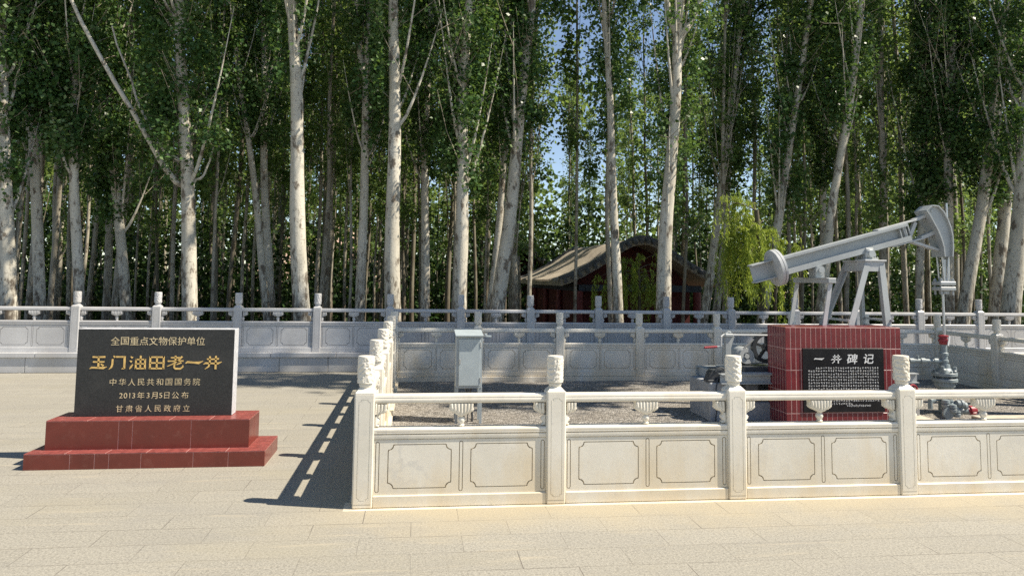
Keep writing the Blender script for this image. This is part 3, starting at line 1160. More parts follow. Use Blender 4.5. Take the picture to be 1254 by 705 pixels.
for t in (.95, 1.02, 1.36, 1.44, Lb - .40, Lb - .25):
    for s in (-.05, .05):
        m.cyl(bp(t, -bh - .012, s), bp(t, -bh + .03, s), .011, 6)
        m.cyl(bp(t + .3, bh, s), bp(t + .3, bh + .022, s), .010, 6) if t > 1.5 else None
m.build('bolt', M['paint_dark'], beam)
# counterweight disc
m = MB()
dc = bp(.335)
rot = Matrix.Rotation(-math.atan2(ax.z, ax.x), 3, 'Y')
def disc(m, c, r, t, n=48):
    p0 = c - ax * t / 2
    p1 = c + ax * t / 2
    m.tube([p0 - ax * -.008, p0, p0, p1, p1, p1 - ax * .008], [r - .012, r - .006, r, r, r - .006, r - .012], n)
m.tube([dc - ax * .036, dc - ax * .030, dc + ax * .006, dc + ax * .006, dc + ax * .014, dc + ax * .014, dc + ax * .044, dc + ax * .048],
       [.226, .234, .234, .224, .224, .234, .234, .226], 56)
m.build('counterweight', M['paint_light'], beam, 40)
# horsehead: two side cheeks, a curved face and ribs
outer = [(6.64, 2.598), (6.73, 2.590), (6.80, 2.520), (6.855, 2.42), (6.895, 2.31), (6.916, 2.20), (6.918, 2.06), (6.905, 1.935)]
inner = [(6.56, 2.53), (6.60, 2.475), (6.665, 2.36), (6.715, 2.27), (6.755, 2.17), (6.785, 2.06), (6.795, 1.935)]
m = MB()
poly = outer + inner[::-1]
for s in (-1, 1):
    y_ = Yc + s * .085
    m.prism(poly, y_ - .006, y_ + .006, 'XZ')
for (p, q) in zip(outer, outer[1:]):
    m.bar((p[0], Yc, p[1]), (q[0], Yc, q[1]), 0.25, 0.016)
for (p, q) in zip(inner, inner[1:]):
    m.bar((p[0], Yc, p[1]), (q[0], Yc, q[1]), 0.255, 0.016)
m.bar((6.56, Yc, 2.53), (6.64, Yc, 2.598), 0.25, 0.014)
m.cyl((6.655, Yc - .10, 2.53), (6.655, Yc + .10, 2.53), .022, 12)
m.build('horsehead', M['paint'], pj, 30)
# bridle cables and carrier bar
m = MB()
for s in (-1, 1):
    m.tube([(6.905, Yc + s * .05, 2.0), (6.885, Yc + s * .05, 1.80), (6.872, Yc + s * .05, 1.62)], .010, 8)
    m.tube([(6.80, Yc + s * .05, 1.96), (6.815, Yc + s * .05, 1.80), (6.825, Yc + s * .05, 1.62)], .009, 8)
m.tube([(6.86, Yc - .02, 1.90), (6.855, Yc - .02, 1.66)], .022, 8)
m.build('bridle', M['steel'], pj)
m = MB()
m.box((6.745, Yc - .09, 1.565), (6.965, Yc + .09, 1.615), .008)
m.box((6.745, Yc - .09, 1.495), (6.965, Yc + .09, 1.545), .008)
for x_ in (6.775, 6.935):
    for s in (-.06, .06):
        m.cyl((x_, Yc + s, 1.44), (x_, Yc + s, 1.655), .013, 8)
        m.cyl((x_, Yc + s, 1.612), (x_, Yc + s, 1.64), .022, 6)
m.box((6.815, Yc - .05, 1.45), (6.895, Yc + .05, 1.66), .006)
m.build('carrier_bar', M['paint'], pj)
m = MB()
m.cyl((6.83, Yc - .01, .84), (6.83, Yc - .01, 1.66), .0165, 12)
m.cyl((6.925, Yc - .01, 1.60), (6.925, Yc - .01, 2.645), .012, 10)
m.build('polished_rod', M['steel'], pj)
# sampson post: four splayed angle legs and a boxed head
m = MB()
tops = {(-1, -1): (5.655, 9.0), (1, -1): (5.835, 9.0), (-1, 1): (5.655, 9.4), (1, 1): (5.835, 9.4)}
foot = {(-1, -1): (5.10, 8.80), (1, -1): (5.86, 8.80), (-1, 1): (5.10, 9.62), (1, 1): (5.98, 9.62)}
hd = MB()
hd.prism([(5.60, 1.73), (5.625, 1.853), (5.865, 1.853), (5.885, 1.73)], 8.955, 8.97, 'XZ')
hd.prism([(5.60, 1.73), (5.625, 1.853), (5.865, 1.853), (5.885, 1.73)], 9.43, 9.445, 'XZ')
hd.box((5.615, 8.97, 1.735), (5.63, 9.43, 1.853))
hd.box((5.862, 8.97, 1.735), (5.875, 9.43, 1.853))
hd.box((5.60, 8.94, 1.854), (5.89, 9.46, 1.874), .003)
hd.build('post_head', M['paint_light'], pj)
for key in tops:
    tx_, ty_ = tops[key]
    fx_, fy_ = foot[key]
    m = MB()
    m.bar((fx_, fy_, 0.40), (tx_, ty_ - .0 + (-.035 if key[1] < 0 else .035), 1.86), 0.012, 0.075, up=(0, 1, 0))
    m.bar((fx_ + .031 * -key[0], fy_ + .03 * -key[1], 0.40), (tx_ + .031 * -key[0], ty_ + (-.005 if key[1] < 0 else .005), 1.86), 0.06, 0.012, up=(0, 1, 0))
    m.build('post_leg', M['paint'], pj)
for x_ in (5.30, 5.88):
    for z_ in (1.03, 1.12):
        MB().bar((x_, 8.83, z_), (x_ + .05, 9.60, z_), .02, .028, up=(1, 0, 0)).build('post_brace', M['paint_light'], pj)
# saddle bearing
m = MB()
m.box((5.69, 9.08, 1.874), (5.87, 9.32, 1.90), .004)
m.tube([(5.775, 9.06, 1.955), (5.775, 9.08, 1.955), (5.775, 9.10, 1.955), (5.775, 9.30, 1.955), (5.775, 9.32, 1.955), (5.775, 9.34, 1.955)], [.045, .045, .062, .062, .045, .045], 20)
m.prism([(5.70, 1.90), (5.72, 1.98), (5.83, 2.01), (5.85, 1.90)], 9.13, 9.27, 'XZ')
for s_ in (-1, 1):
    m.cyl((5.72, 9.2 + s_ * .09, 1.89), (5.72, 9.2 + s_ * .09, 1.96), .014, 6)
    m.cyl((5.84, 9.2 + s_ * .09, 1.89), (5.84, 9.2 + s_ * .09, 1.96), .014, 6)
    m.box((5.72, 9.2 + s_ * .075 - .014, 1.93), (5.83, 9.2 + s_ * .075 + .014, 2.03), .008)
m.build('saddle_bearing', M['paint'], pj)
# equalizer and pitmans
m = MB()
m.box((5.00, 8.76, 1.575), (5.10, 9.64, 1.635), .004)
m.box((4.985, 8.78, 1.628), (5.115, 9.62, 1.640), .002)
m.build('equalizer', M['paint'], pj)
m = MB()
e0 = bp(.86, -bh - .06)
m.tube([(e0.x, 9.08, e0.z), (e0.x, 9.10, e0.z), (e0.x, 9.10, e0.z), (e0.x, 9.30, e0.z), (e0.x, 9.30, e0.z), (e0.x, 9.32, e0.z)], [.03, .03, .06, .06, .03, .03], 18)
m.box((e0.x - .06, 9.11, 1.64), (e0.x + .06, 9.29, e0.z + .03), .006)
m.build('equalizer_bearing', M['paint'], pj)
for y_ in (8.79, 9.61):
    m = MB()
    m.bar((5.045, y_, 1.60), (4.86, y_, .55), .018, .05)
    m.bar((5.045 + .02, y_ + .03, 1.60), (4.88, y_ + .03, .55), .045, .012)
    m.build('pitman', M['paint_light'], pj)
# gearbox, cranks
m = MB()
m.box((4.66, 8.98, .42), (5.06, 9.42, .84), .03, seg=2)
m.cyl((4.86, 8.90, .63), (4.86, 9.50, .63), .05, 16)
m.build('gearbox', M['paint_dark'], pj)
for y_ in (8.865, 9.525):
    m = MB()
    m.bar((4.86, y_, .70), (4.86, y_, .33), .045, .12, bev=.01)
    m.bar((4.86, y_, .47), (4.86, y_, .33), .07, .24, bev=.02)
    m.build('crank', M['paint'], pj)
# skid of I-beams on a concrete foundation
m = MB()
for y_ in (8.80, 9.60):
    m.bar((3.62, y_, .425), (6.15, y_, .425), .012, .11)
    for z in (.372, .478):
        m.bar((3.62, y_, z), (6.15, y_, z), .10, .012)
for x_ in (3.66, 4.45, 5.1, 6.0):
    m.box((x_, 8.81, .375), (x_ + .08, 9.59, .475))
m.box((3.9, 8.76, .484), (4.6, 9.62, .496), .003)
m.build('skid', M['paint'], pj)
m = MB()
m.box((3.86, 8.82, -.085), (6.2, 9.60, .14), .015)
m.build('foundation', M['concrete'], pj)
m = MB()
for lo_, hi_ in (((3.98, 8.86, .14), (4.13, 9.0, .366)), ((3.98, 9.42, .14), (4.13, 9.56, .366)), ((5.9, 8.86, .14), (6.1, 9.56, .366)), ((3.88, 9.1, .14), (4.6, 9.3, .366))):
    MB().box(lo_, hi_, .02).build('bearer', M['paint_dark'], pj)
m = MB()
m.box((3.50, 8.82, -.085), (3.74, 9.5, .375), .012)
m.build('concrete_pier', M['concrete'], pj)
# motor with its pulley, belt and the big sheave
m = MB()
m.box((3.96, 8.88, .496), (4.42, 9.40, .548), .006)
m.build('motor_rail', M['black_iron'], pj)
m = MB()
m.tube([(4.10, 9.20, .66), (4.10, 9.21, .66), (4.10, 9.22, .66), (4.10, 9.50, .66), (4.10, 9.52, .66)], [.03, .09, .105, .105, .08], 22)
m.box((4.02, 9.22, .548), (4.18, 9.50, .60), .006)
for k in range(9):
    a = k / 9 * 2 * PI
    m.bar((4.10 + .105 * math.cos(a), 9.24, .66 + .105 * math.sin(a)), (4.10 + .105 * math.cos(a), 9.48, .66 + .105 * math.sin(a)), .012, .012)
m.build('motor', M['paint'], pj)
m = MB()
def wheel(m, c, r, w, rim, spokes, hub):
    n = 40
    m.lathe([(r - rim, -w / 2), (r, -w / 2), (r, w / 2), (r - rim, w / 2), (r - rim, -w / 2)], c, n, 'Y', closed=True)
    m.lathe([(hub, -w / 2 - .01), (hub, w / 2 + .01)], c, 16, 'Y')
    for k in range(spokes):
        a = 2 * PI * k / spokes + .3
        d = Vector((math.cos(a), 0, math.sin(a)))
        m.bar(Vector(c) + d * hub * .6, Vector(c) + d * (r - rim * .5), w * .5, .03)
wheel(m, (4.36, 9.13, .765), .19, .07, .045, 5, .045)
m.build('belt_sheave', M['black_iron'], pj)
m = MB()
wheel(m, (4.10, 9.14, .66), .095, .06, .05, 4, .03)
m.build('motor_pulley', M['paint_light'], pj)
m = MB()
m.bar((4.07, 9.135, .750), (4.30, 9.13, .948), .045, .010)
m.bar((4.12, 9.135, .566), (4.37, 9.13, .574), .045, .010)
m.build('drive_belt', M['rubber'], pj)
# brake post, shaft and red-handled lever
m = MB()
m.box((3.77, 8.98, .49), (3.84, 9.04, .91), .004)
m.prism([(3.84, .76), (3.89, .91), (3.84, .91)], 8.99, 9.03, 'XZ')
m.box((3.76, 8.96, .905), (3.87, 9.06, .945), .01)
m.tube([(3.79, 9.01, .945), (3.82, 9.01, .965), (3.85, 9.01, .955)], .012, 8)
m.build('brake_post', M['paint'], pj)
m = MB()
m.tube([(3.71, 8.98, .79), (3.715, 8.98, .91), (3.75, 9.0, .93), (4.62, 9.02, .92)], .012, 10)
m.cyl((3.715, 8.98, .795), (3.65, 8.98, .785), .009, 8)
lv = m.build('brake_lever', M['paint_light'], pj)
m = MB()
m.cyl((3.66, 8.98, .786), (3.50, 8.98, .776), .014, 10)
m.build('grip', M['red_paint'], lv)
m = MB()
m.prism([(3.50, .40), (3.53, .49), (3.56, .52), (3.72, .52), (3.72, .40)], 8.86, 9.0, 'XZ')
m.box((3.49, 8.84, .376), (3.60, 9.0, .405), .004)
m.tube([(3.58, 8.85, .50), (3.60, 8.85, .535), (3.66, 8.86, .55), (3.70, 8.86, .53)], .012, 8)
m.tube([(3.66, 8.84, .50), (3.60, 8.83, .42), (3.57, 8.80, .30), (3.575, 8.79, .10), (3.56, 8.80, -.08)], .007, 6)
m.build('junction_box', M['black_iron'], pj)
m = MB()
m.bar((3.80, 9.0, .50), (4.05, 9.0, .42), .10, .008)
m.build('drip_plate', M['paint_light'], pj)

# ------------------------------------------------------------------ wellhead
wx, wy = 6.815, 9.19
wh = thing('wellhead', 'grey flanged wellhead pipe with red stuffing box under the hanging rod', 'wellhead', (wx, wy, -0.07))
m = MB()
m.lathe([(.085, -.09), (.085, .24), (.12, .27), (.12, .32)], (wx, wy, 0), 24)
m.build('casing', M['paint_well'], wh)
m = MB()
def flange(m, z, r, t=.035, nb=8):
    m.lathe([(r - .006, z), (r, z + .006), (r, z + t - .006), (r - .006, z + t)], (wx, wy, 0), 28)
    for k in range(nb):
        a = 2 * PI * k / nb
        m.cyl((wx + (r - .025) * math.cos(a), wy + (r - .025) * math.sin(a), z - .025), (wx + (r - .025) * math.cos(a), wy + (r - .025) * math.sin(a), z + t + .025), .012, 6)
flange(m, .325, .15, .045)
flange(m, .40, .15, .045)
m.lathe([(.09, .36), (.09, .41)], (wx, wy, 0), 20)
m.lathe([(.115, .444), (.105, .47), (.07, .50), (.065, .55)], (wx, wy, 0), 24)
m.box((wx - .10, wy - .12, .445), (wx - .05, wy - .07, .50), .012)
m.box((wx + .05, wy - .12, .445), (wx + .09, wy - .08, .48), .01)
m.build('flange', M['paint_well'], wh)
m = MB()
m.lathe([(.050, .52), (.058, .525), (.058, .545), (.045, .55), (.045, .57), (.055, .575), (.055, .60), (.044, .605), (.044, .66), (.053, .665), (.053, .69), (.040, .70), (.040, .82)], (wx, wy, 0), 22)
m.build('riser_pipe', M['paint_well'], wh)
m = MB()
m.lathe([(.045, .80), (.052, .81), (.052, .835), (.066, .84), (.066, .865), (.048, .87), (.048, .895), (.064, .90), (.064, .915), (.03, .922)], (wx, wy, 0), 20)
sb = m.build('stuffing_box', M['red_paint'], wh)
m = MB()
m.bar((wx + .03, wy - .075, .91), (wx + .0, wy - .085, .79), .012, .018)
m.build('lever', M['white_paint'], sb)
m = MB()
m.tube([(wx, wy, .585), (wx - .15, wy, .588), (wx - .8, wy + .02, .60)], .026, 12)
for x_ in (wx - .12, wx - .30, wx - .46, wx - .62):
    m.tube([(x_ - .03, wy + .005, .59), (x_ - .028, wy + .005, .59), (x_ + .028, wy + .005, .59), (x_ + .03, wy + .005, .59)], [.026, .038, .038, .026], 12)
m.tube([(wx - .37, wy, .62), (wx - .37, wy, .66)], .016, 8)
m.tube([(wx - .8, wy + .02, .60), (wx - .86, wy + .02, .59), (wx - .88, wy + .02, .5), (wx - .88, wy + .02, -.08)], .026, 12)
m.build('flow_line', M['paint_well'], wh)
for pts_, r_ in (([(wx - .09, wy - .09, .53), (wx - .085, wy - .09, .44)], .02), ([(wx + .09, wy - .08, .52), (wx + .09, wy - .08, .44)], .022),
                 ([(wx - .08, wy, .12), (wx - .30, wy - .12, .10), (wx - .30, wy - .12, .0)], .03)):
    MB().tube(pts_, r_, 10).build('fitting', M['paint_well'], wh)
# low valve cluster beside the casing
vv = thing('valve_manifold', 'lumpy grey pipe valves with red fitting low beside the wellhead casing', 'valve', (6.62, 8.75, -.07))
m = MB()
m.tube([(wx - .06, 9.12, .05), (6.60, 8.80, .05), (6.62, 8.72, .05)], .045, 14)
m.lathe([(.05, -.09), (.075, -.085), (.075, -.06), (.06, -.05), (.085, -.03), (.085, .03), (.06, .05), (.075, .06), (.075, .085), (.05, .09)], (6.54, 8.70, .06), 18, 'X')
for k in range(6):
    a = 2 * PI * k / 6
    m.cyl((6.44, 8.70 + .066 * math.cos(a), .06 + .066 * math.sin(a)), (6.64, 8.70 + .066 * math.cos(a), .06 + .066 * math.sin(a)), .012, 6)
m.tube([(6.54, 8.70, .12), (6.54, 8.70, .16)], [.04, .03], 10)
m.tube([(6.59, 8.70, .06), (6.72, 8.72, .04), (6.80, 8.72, .04)], .05, 14)
m.lathe([(.03, -.03), (.07, -.028), (.07, .0), (.05, .01), (.03, .03)], (6.44, 8.66, .02), 14, 'Y')
for q_ in ((6.44, 8.68, .13), (6.56, 8.66, .02), (6.66, 8.68, .10), (6.50, 8.64, .08), (6.60, 8.65, .13)):
    m.lathe([(.02, -.05), (.045, -.045), (.05, -.01), (.035, .0), (.05, .01), (.045, .045), (.02, .05)], q_, 14, 'XYZ'[int(q_[0] * 100) % 3])
m.build('valve_body', M['paint_well'], vv)
m = MB()
m.tube([(6.74, 8.70, .045), (6.76, 8.70, .045), (6.76, 8.70, .045), (6.84, 8.71, .045)], [.035, .035, .055, .055], 12)
m.box((6.77, 8.65, .0), (6.83, 8.72, .03), .008)
m.build('red_fitting', M['red_paint'], vv)
hw = thing('hand_wheel', 'small red spoked hand wheel valve on gravel just right of the tiled block', 'valve', (6.20, 9.0, -.07))
m = MB()
c = Vector((6.22, 8.98, .24))
ring = [(c.x + .075 * math.cos(a), c.y + .02 * math.cos(a), c.z + .075 * math.sin(a)) for a in np.linspace(0, 2 * PI, 21)]
m.tube(ring, .012, 8, False)
for k in range(3):
    a = PI * k / 3 + .2
    m.tube([(c.x + .07 * math.cos(a), c.y, c.z + .07 * math.sin(a)), (c.x - .07 * math.cos(a), c.y, c.z - .07 * math.sin(a))], .008, 6)
m.build('wheel', M['red_paint'], hw)
m = MB()
m.tube([(6.22, 8.99, .24), (6.22, 9.08, .24), (6.22, 9.10, .20), (6.22, 9.10, -.09)], .022, 10)
m.build('stem', M['paint_well'], hw)
# concrete pads set in the gravel
def pad(label, x0, x1, y0, y1, z):
    o = MB().box((x0, y0, -.12), (x1, y1, z), .01).build('concrete_slab', M['pale_concrete'])
    o['label'] = label
    o['category'] = 'slab'
pad('beige concrete slab on gravel between tiled block and wellhead', 5.85, 6.22, 8.40, 8.85, -.035)
pad('long beige concrete slab edging the gravel right of the valves', 6.86, 7.9, 8.50, 8.80, -.035)

# ------------------------------------------------------------------ pavilions behind the parapet
def pavilion(label, x, y0, y1, zr, ze, hw_, zb):
    root = thing('pavilion', label, 'pavilion', (x, y0, zb))
    prof = [(0, 0), (.08, -.015), (.16, -.07), (.25, -.16), (.40, -.36), (.58, -.58), (.78, -.79), (.95, -.94), (1.06, -1.0)]
    H = zr - ze
    def pr(s, t=0.0):
        return [(x + s * u * hw_, zr + v * H + t) for u, v in prof]
    full = pr(-1)[::-1] + pr(1)[1:]
    # roof shell
    m = MB()
    lo = [(a, b - .12) for a, b in full]
    m.prism(full + lo[::-1], y0, y1, 'XZ')
    rf = m.build('roof', M['roof'], root, 60)
    # barrel tile ribs
    m = MB()
    n = int((y1 - y0) / .22)
    for k in range(n + 1):
        yy = y0 + .06 + (y1 - y0 - .12) * k / n
        for s in (-1, 1):
            m.tube([(a, yy, b + .02) for a, b in pr(s)], .045, 6)
    m.build('roof_tile', M['roof'], rf, 60)
    # verge tiles on the gable edge, round ends
    for yy, d in ((y0, -1), (y1, 1)):
        m = MB()
        for s in (-1, 1):
            P = pr(s)
            m.tube([(a, yy + d * -.1, b + .06) for a, b in P], .08, 8)
            for (a0, b0), (a1, b1) in zip(P, P[1:]):
                L = math.hypot(a1 - a0, b1 - b0)
                q = max(1, int(L / .17))
                for i in range(q):
                    f = (i + .5) / q
                    a, b = a0 + (a1 - a0) * f, b0 + (b1 - b0) * f
                    m.tube([(a, yy + d * .16, b - .04), (a, yy - d * .05, b + .03)], .055, 8)
        m.build('verge_tile', M['roof_dark'], rf, 50)
    # walls, columns, beam
    w = hw_ * .78
    m = MB()
    m.box((x - w, y0 + 1.05, zb), (x + w, y1 - .45, ze - .1))
    m.prism([(x - w, ze - .1)] + [(a, b - .14) for a, b in full if abs(a - x) < w * .98] + [(x + w, ze - .1)], y0 + 1.1, y1 - .5, 'XZ')
    m.build('wall', M['red_wall'], root)
    m = MB()
    m.box((x - w - .1, y0 + .42, ze - .26), (x + w + .1, y0 + .54, ze - .08))
    m.box((x - w - .12, y0 + .42, ze - .26), (x - w - .02, y1 - .4, ze - .08))
    m.build('beam', M['dark_beam'], root)
    for xx in (x - w, x - w / 3, x + w / 3, x + w):
        MB().cyl((xx, y0 + .48, zb), (xx, y0 + .48, ze - .26), .11, 14).build('column', M['red_wood'], root)
    for k in range(1, 4):
        MB().cyl((x - w - .07, y0 + .5 + (y1 - y0 - .9) * k / 3, zb), (x - w - .07, y0 + .5 + (y1 - y0 - .9) * k / 3, ze - .26), .11, 14).build('column', M['red_wood'], root)
    return root
pavilion('red walled pavilion with curved grey tile roof seen between poplar trunks', 6.1, 20.0, 28.2, 2.66, 1.52, 2.15, -1.25)
pavilion('second smaller red gabled pavilion half hidden further behind the curved roof', 4.75, 33.0, 37.0, 2.95, 2.15, 1.05, -1.25)

# ------------------------------------------------------------------ trees
def leaf_arrays(C, size, rs, up=0.35, asp=0.85, out=None):
    """leaf quads (folded diamonds) at centres C"""
    n = len(C)
    nrm = rs.normal(size=(n, 3))
    nrm[:, 2] += up * 2
    if out is not None:
        nrm += out * 0.8
    nrm /= np.linalg.norm(nrm, axis=1)[:, None]
    t = rs.normal(size=(n, 3))
    t[:, 2] -= 0.7
    t -= nrm * (t * nrm).sum(1)[:, None]
    t /= np.linalg.norm(t, axis=1)[:, None] + 1e-9
    b = np.cross(nrm, t)
    s = (size * rs.uniform(.65, 1.25, n))[:, None] if np.ndim(size) == 0 else (size * rs.uniform(.65, 1.25, n))[:, None]
    v = np.stack([C - t * s * .5, C + b * s * .5 * asp - t * s * .08 + nrm * s * .07, C + t * s * .55, C - b * s * .5 * asp - t * s * .08 + nrm * s * .07], 1)
    return v

def quads_mesh(name, V, tint, mat, extra=None, mat2=None):
    n0 = n = len(V)
    V = V.reshape(-1, 3)
    F = np.arange(n * 4, dtype=np.int32)
    if extra is not None:
        V2 = np.concatenate(extra.V); F2 = np.concatenate(extra.F)
        F = np.concatenate([F, (F2 + n * 4).reshape(-1).astype(np.int32)])
        V = np.concatenate([V, V2])
        n = n + len(F2)
        tint = np.concatenate([tint, np.full(len(F2), .5)])
    me = bpy.data.meshes.new(name)
    me.vertices.add(len(V))
    me.vertices.foreach_set('co', V.reshape(-1).astype(np.float32))
    me.loops.add(n * 4)
    me.loops.foreach_set('vertex_index', F)
    me.polygons.add(n)
    me.polygons.foreach_set('loop_start', np.arange(0, n * 4, 4, dtype=np.int32))
    a = me.attributes.new('tint', 'FLOAT', 'FACE')
    a.data.foreach_set('value', tint.astype(np.float32))
    me.materials.append(mat)
    if mat2 is not None:
        me.materials.append(mat2)
        mi = np.zeros(n, dtype=np.int32); mi[n0:] = 1
        me.polygons.foreach_set('material_index', mi)
    me.update()
    me.validate()
    return me

class TubeSet:
    """many tapered tubes in one numpy mesh"""
    def __init__(self):
        self.V, self.F, self.n = [], [], 0
    def add(self, pts, rad, k=8, wob=0.0, rs=None):
        pts = np.asarray(pts, float)
        rad = np.asarray(rad, float)
        d = np.gradient(pts, axis=0)
        d /= np.linalg.norm(d, axis=1)[:, None]
        ref = np.array([1.0, 0, 0]) if abs(d[0, 0]) < .8 else np.array([0, 1.0, 0])
        u = np.cross(d, ref); u /= np.linalg.norm(u, axis=1)[:, None]
        w = np.cross(d, u)
        a = np.linspace(0, 2 * PI, k, endpoint=False)
        rr_ = rad[:, None] * np.ones((1, k))
        if wob:
            rr_ = rr_ * (1 + wob * rs.normal(size=rr_.shape))
        ring = pts[:, None, :] + rr_[:, :, None] * (np.cos(a)[None, :, None] * u[:, None, :] + np.sin(a)[None, :, None] * w[:, None, :])
        m = len(pts)
        self.V.append(ring.reshape(-1, 3))
        i = np.arange(m - 1)[:, None] * k
        j = np.arange(k)[None, :]
        j2 = (j + 1) % k
        f = np.stack([i + j, i + j2, i + k + j2, i + k + j], -1).reshape(-1, 4) + self.n
        self.F.append(f)
        self.n += m * k
    def mesh(self, name, mat):
        V = np.concatenate(self.V); F = np.concatenate(self.F)
        me = bpy.data.meshes.new(name)
        me.vertices.add(len(V)); me.vertices.foreach_set('co', V.reshape(-1).astype(np.float32))
        me.loops.add(F.size); me.loops.foreach_set('vertex_index', F.reshape(-1).astype(np.int32))
        me.polygons.add(len(F)); me.polygons.foreach_set('loop_start', np.arange(0, F.size, 4, dtype=np.int32))
        me.update(); me.validate()
        me.materials.append(mat)
        me.shade_smooth()
        return me

def poplar(rs, lean, r, zb, H, Rc, zvis, n_vis, n_top, leafs, forks=(), back=False, mult=1.0, leany=0.0, overhang=0.0, bare=0.0, clumps=0, pale=False):
    """meshes (trunk, crown) of one poplar, root at local (0,0,0); z measured from the foot, which stands at GZ"""
    zz = np.linspace(0, H, 26)
    ph = rs.uniform(0, 6, 4)
    bx = 0.035 * np.sin(zz * .55 + ph[0]) + 0.02 * np.sin(zz * 1.3 + ph[1])
    by = 0.035 * np.sin(zz * .5 + ph[2]) + 0.02 * np.sin(zz * 1.2 + ph[3])
    z1 = 1.0 - GZ
    px = lean * (zz - z1) + bx - np.interp(z1, zz, bx)
    py = leany * (zz - z1) + by
    rad = r * (.88 if not back else 1) * np.clip(1.06 - 0.072 * (zz - z1) * (1 if not back else .8), .12, 1.3)
    rad[:2] *= (1.35, 1.08)
    rad = np.clip(rad, .015, None)
    ts = TubeSet()
    ts.add(np.stack([px, py, zz], 1), rad, 12 if not back else 7, .02, rs)
    def at(z):
        return np.array([np.interp(z, zz, px), np.interp(z, zz, py), z])
    starts = []
    # explicit forks: list of (z0, [(dx,dy,dz),...], radius)
    for z0, path, fr in forks:
        base = at(z0)
        P = [base] + [base + np.array(q) for q in path]
        t = np.linspace(0, 1, 12)
        P = np.array(P)
        s = np.linspace(0, 1, len(P))
        Q = np.stack([np.interp(t, s, P[:, i]) for i in range(3)], 1)
        Q += 0.015 * rs.normal(size=Q.shape)
        Q[0] = base
        ts.add(Q, fr * np.linspace(1.1, .45, 12), 8)
        for q in Q[4:]:
            starts.append(q)
    # steep upright limbs
    nl = 12 if not back else 13
    limb_pts = []
    for i in range(nl):
        z0 = rs.uniform(max(zb - .6, 2.2), H * (.8 if back else .65))
        az = rs.uniform(0, 2 * PI)
        L = (rs.uniform(1.6, 3.6) if not back else rs.uniform(2.5, 5.5)) * (1 if z0 < H * .6 else .6)
        p = at(z0)
        t = np.linspace(0, 1, 7)
        rr_ = Rc * (rs.uniform(.3, .9) if not back else rs.uniform(.25, .75))
        Q = np.stack([p[0] + np.cos(az) * rr_ * t ** .8, p[1] + np.sin(az) * rr_ * t ** .8, z0 + L * t ** 1.15], 1)
        rb = min(.34 * np.interp(z0, zz, rad), .05)
        ts.add(Q, rb * np.linspace(1, .1, 7), 6)
        limb_pts.append(Q)
    trunk = ts.mesh('trunk', (M['bark_mid'] if pale else M['bark_shaded']) if back else M['bark'])
    # leafy sprays
    C, O, S = [], [], []
    def spray(p, az, L, rise, cnt, size, spread):
        t = rs.uniform(0.08, 1, cnt) ** .8
        d = np.array([np.cos(az), np.sin(az), 0])
        q = p[None] + d[None] * (L * t)[:, None] + np.array([0, 0, 1.0])[None] * (rise * L * t)[:, None]
        q = q + rs.normal(size=(cnt, 3)) * spread
        C.append(q); O.append(np.repeat(d[None], cnt, 0)); S.append(np.full(cnt, size))
        return p + d * L + np.array([0, 0, rise * L])
    tw = TubeSet()
    def batch(n, z0, z1_, size, per, twigs):
        k = max(1, int(n / per))
        for i in range(k):
            z = rs.uniform(z0, z1_)
            u = rs.uniform()
            az = rs.uniform(0, 2 * PI)
            if u < .45 and limb_pts:
                Q = limb_pts[rs.integers(len(limb_pts))]
                p = Q[rs.integers(2, len(Q))]
                if not (z0 - .1 < p[2] < z1_ + .3):
                    p = at(z)
            elif u < .55 and starts and z0 < zvis - .1:
                p = starts[rs.integers(len(starts))]
            else:
                p = at(z)
            if overhang and p[2] > zvis:
                p = p + np.array([rs.uniform(-1, 1), -overhang * rs.uniform(0, 1), 0])
            L = Rc * rs.uniform(.25, 1.0) * (1 if p[2] < H * .75 else max(.25, 1.6 * (H - p[2]) / H + .1))
            cnt = max(4, int(per * rs.uniform(.5, 1.6)))
            e = spray(p, az, L, rs.uniform(.2, 1.5), cnt, size, .09 + size * .5)
            if twigs and rs.uniform() < twigs:
                mid = (p + e) / 2 + rs.normal(size=3) * .03
                tw.add(np.array([p, mid, e]), [.010, .007, .003], 4)
    ncl = int(clumps)
    if ncl:
        per_c = int(n_vis * .62 / ncl)
        for i in range(ncl):
            z = zb + (zvis - zb) * (i + rs.uniform(0, 1)) / ncl
            az = rs.uniform(0, 2 * PI)
            o_ = Rc * rs.uniform(.1, .62)
            c = at(z) + np.array([np.cos(az) * o_, np.sin(az) * o_, 0])
            rh, rv = rs.uniform(.22, .42), rs.uniform(.28, .62)
            d = rs.normal(size=(per_c, 3))
            d /= np.linalg.norm(d, axis=1)[:, None]
            q = d * (rs.uniform(0, 1, per_c) ** .45)[:, None] * np.array([rh, rh, rv]) * (1 + .25 * rs.normal(size=(per_c, 1)))
            C.append(c + q); O.append(d); S.append(np.full(per_c, leafs))
    batch(n_vis * (.38 if ncl else 1), zb, zvis, leafs, 46 * mult, .6 if not back else .35)
    batch(n_top, zvis, H, leafs * 2.6, 30, 0)
    # a few low suckers
    C = np.concatenate(C); O = np.concatenate(O); S = np.concatenate(S)
    if bare:
        tx_ = np.interp(C[:, 2], zz, px); ty_ = np.interp(C[:, 2], zz, py); tr_ = np.interp(C[:, 2], zz, rad)
        hide = (np.abs(C[:, 0] - tx_ + .04) < tr_ * 1.5) & (C[:, 1] < ty_) & (C[:, 2] < zvis) & (rs.uniform(0, 1, len(C)) < bare)
        C, O, S = C[~hide], O[~hide], S[~hide]
    V = leaf_arrays(C, S, rs, out=O)
    # tint varies by spray clump, plus per leaf noise
    cl = np.array([mnoise.noise((c[0] * 1.3, c[1] * 1.3, c[2] * 1.1)) for c in C[::1]]) if len(C) < 16000 else np.zeros(len(C))
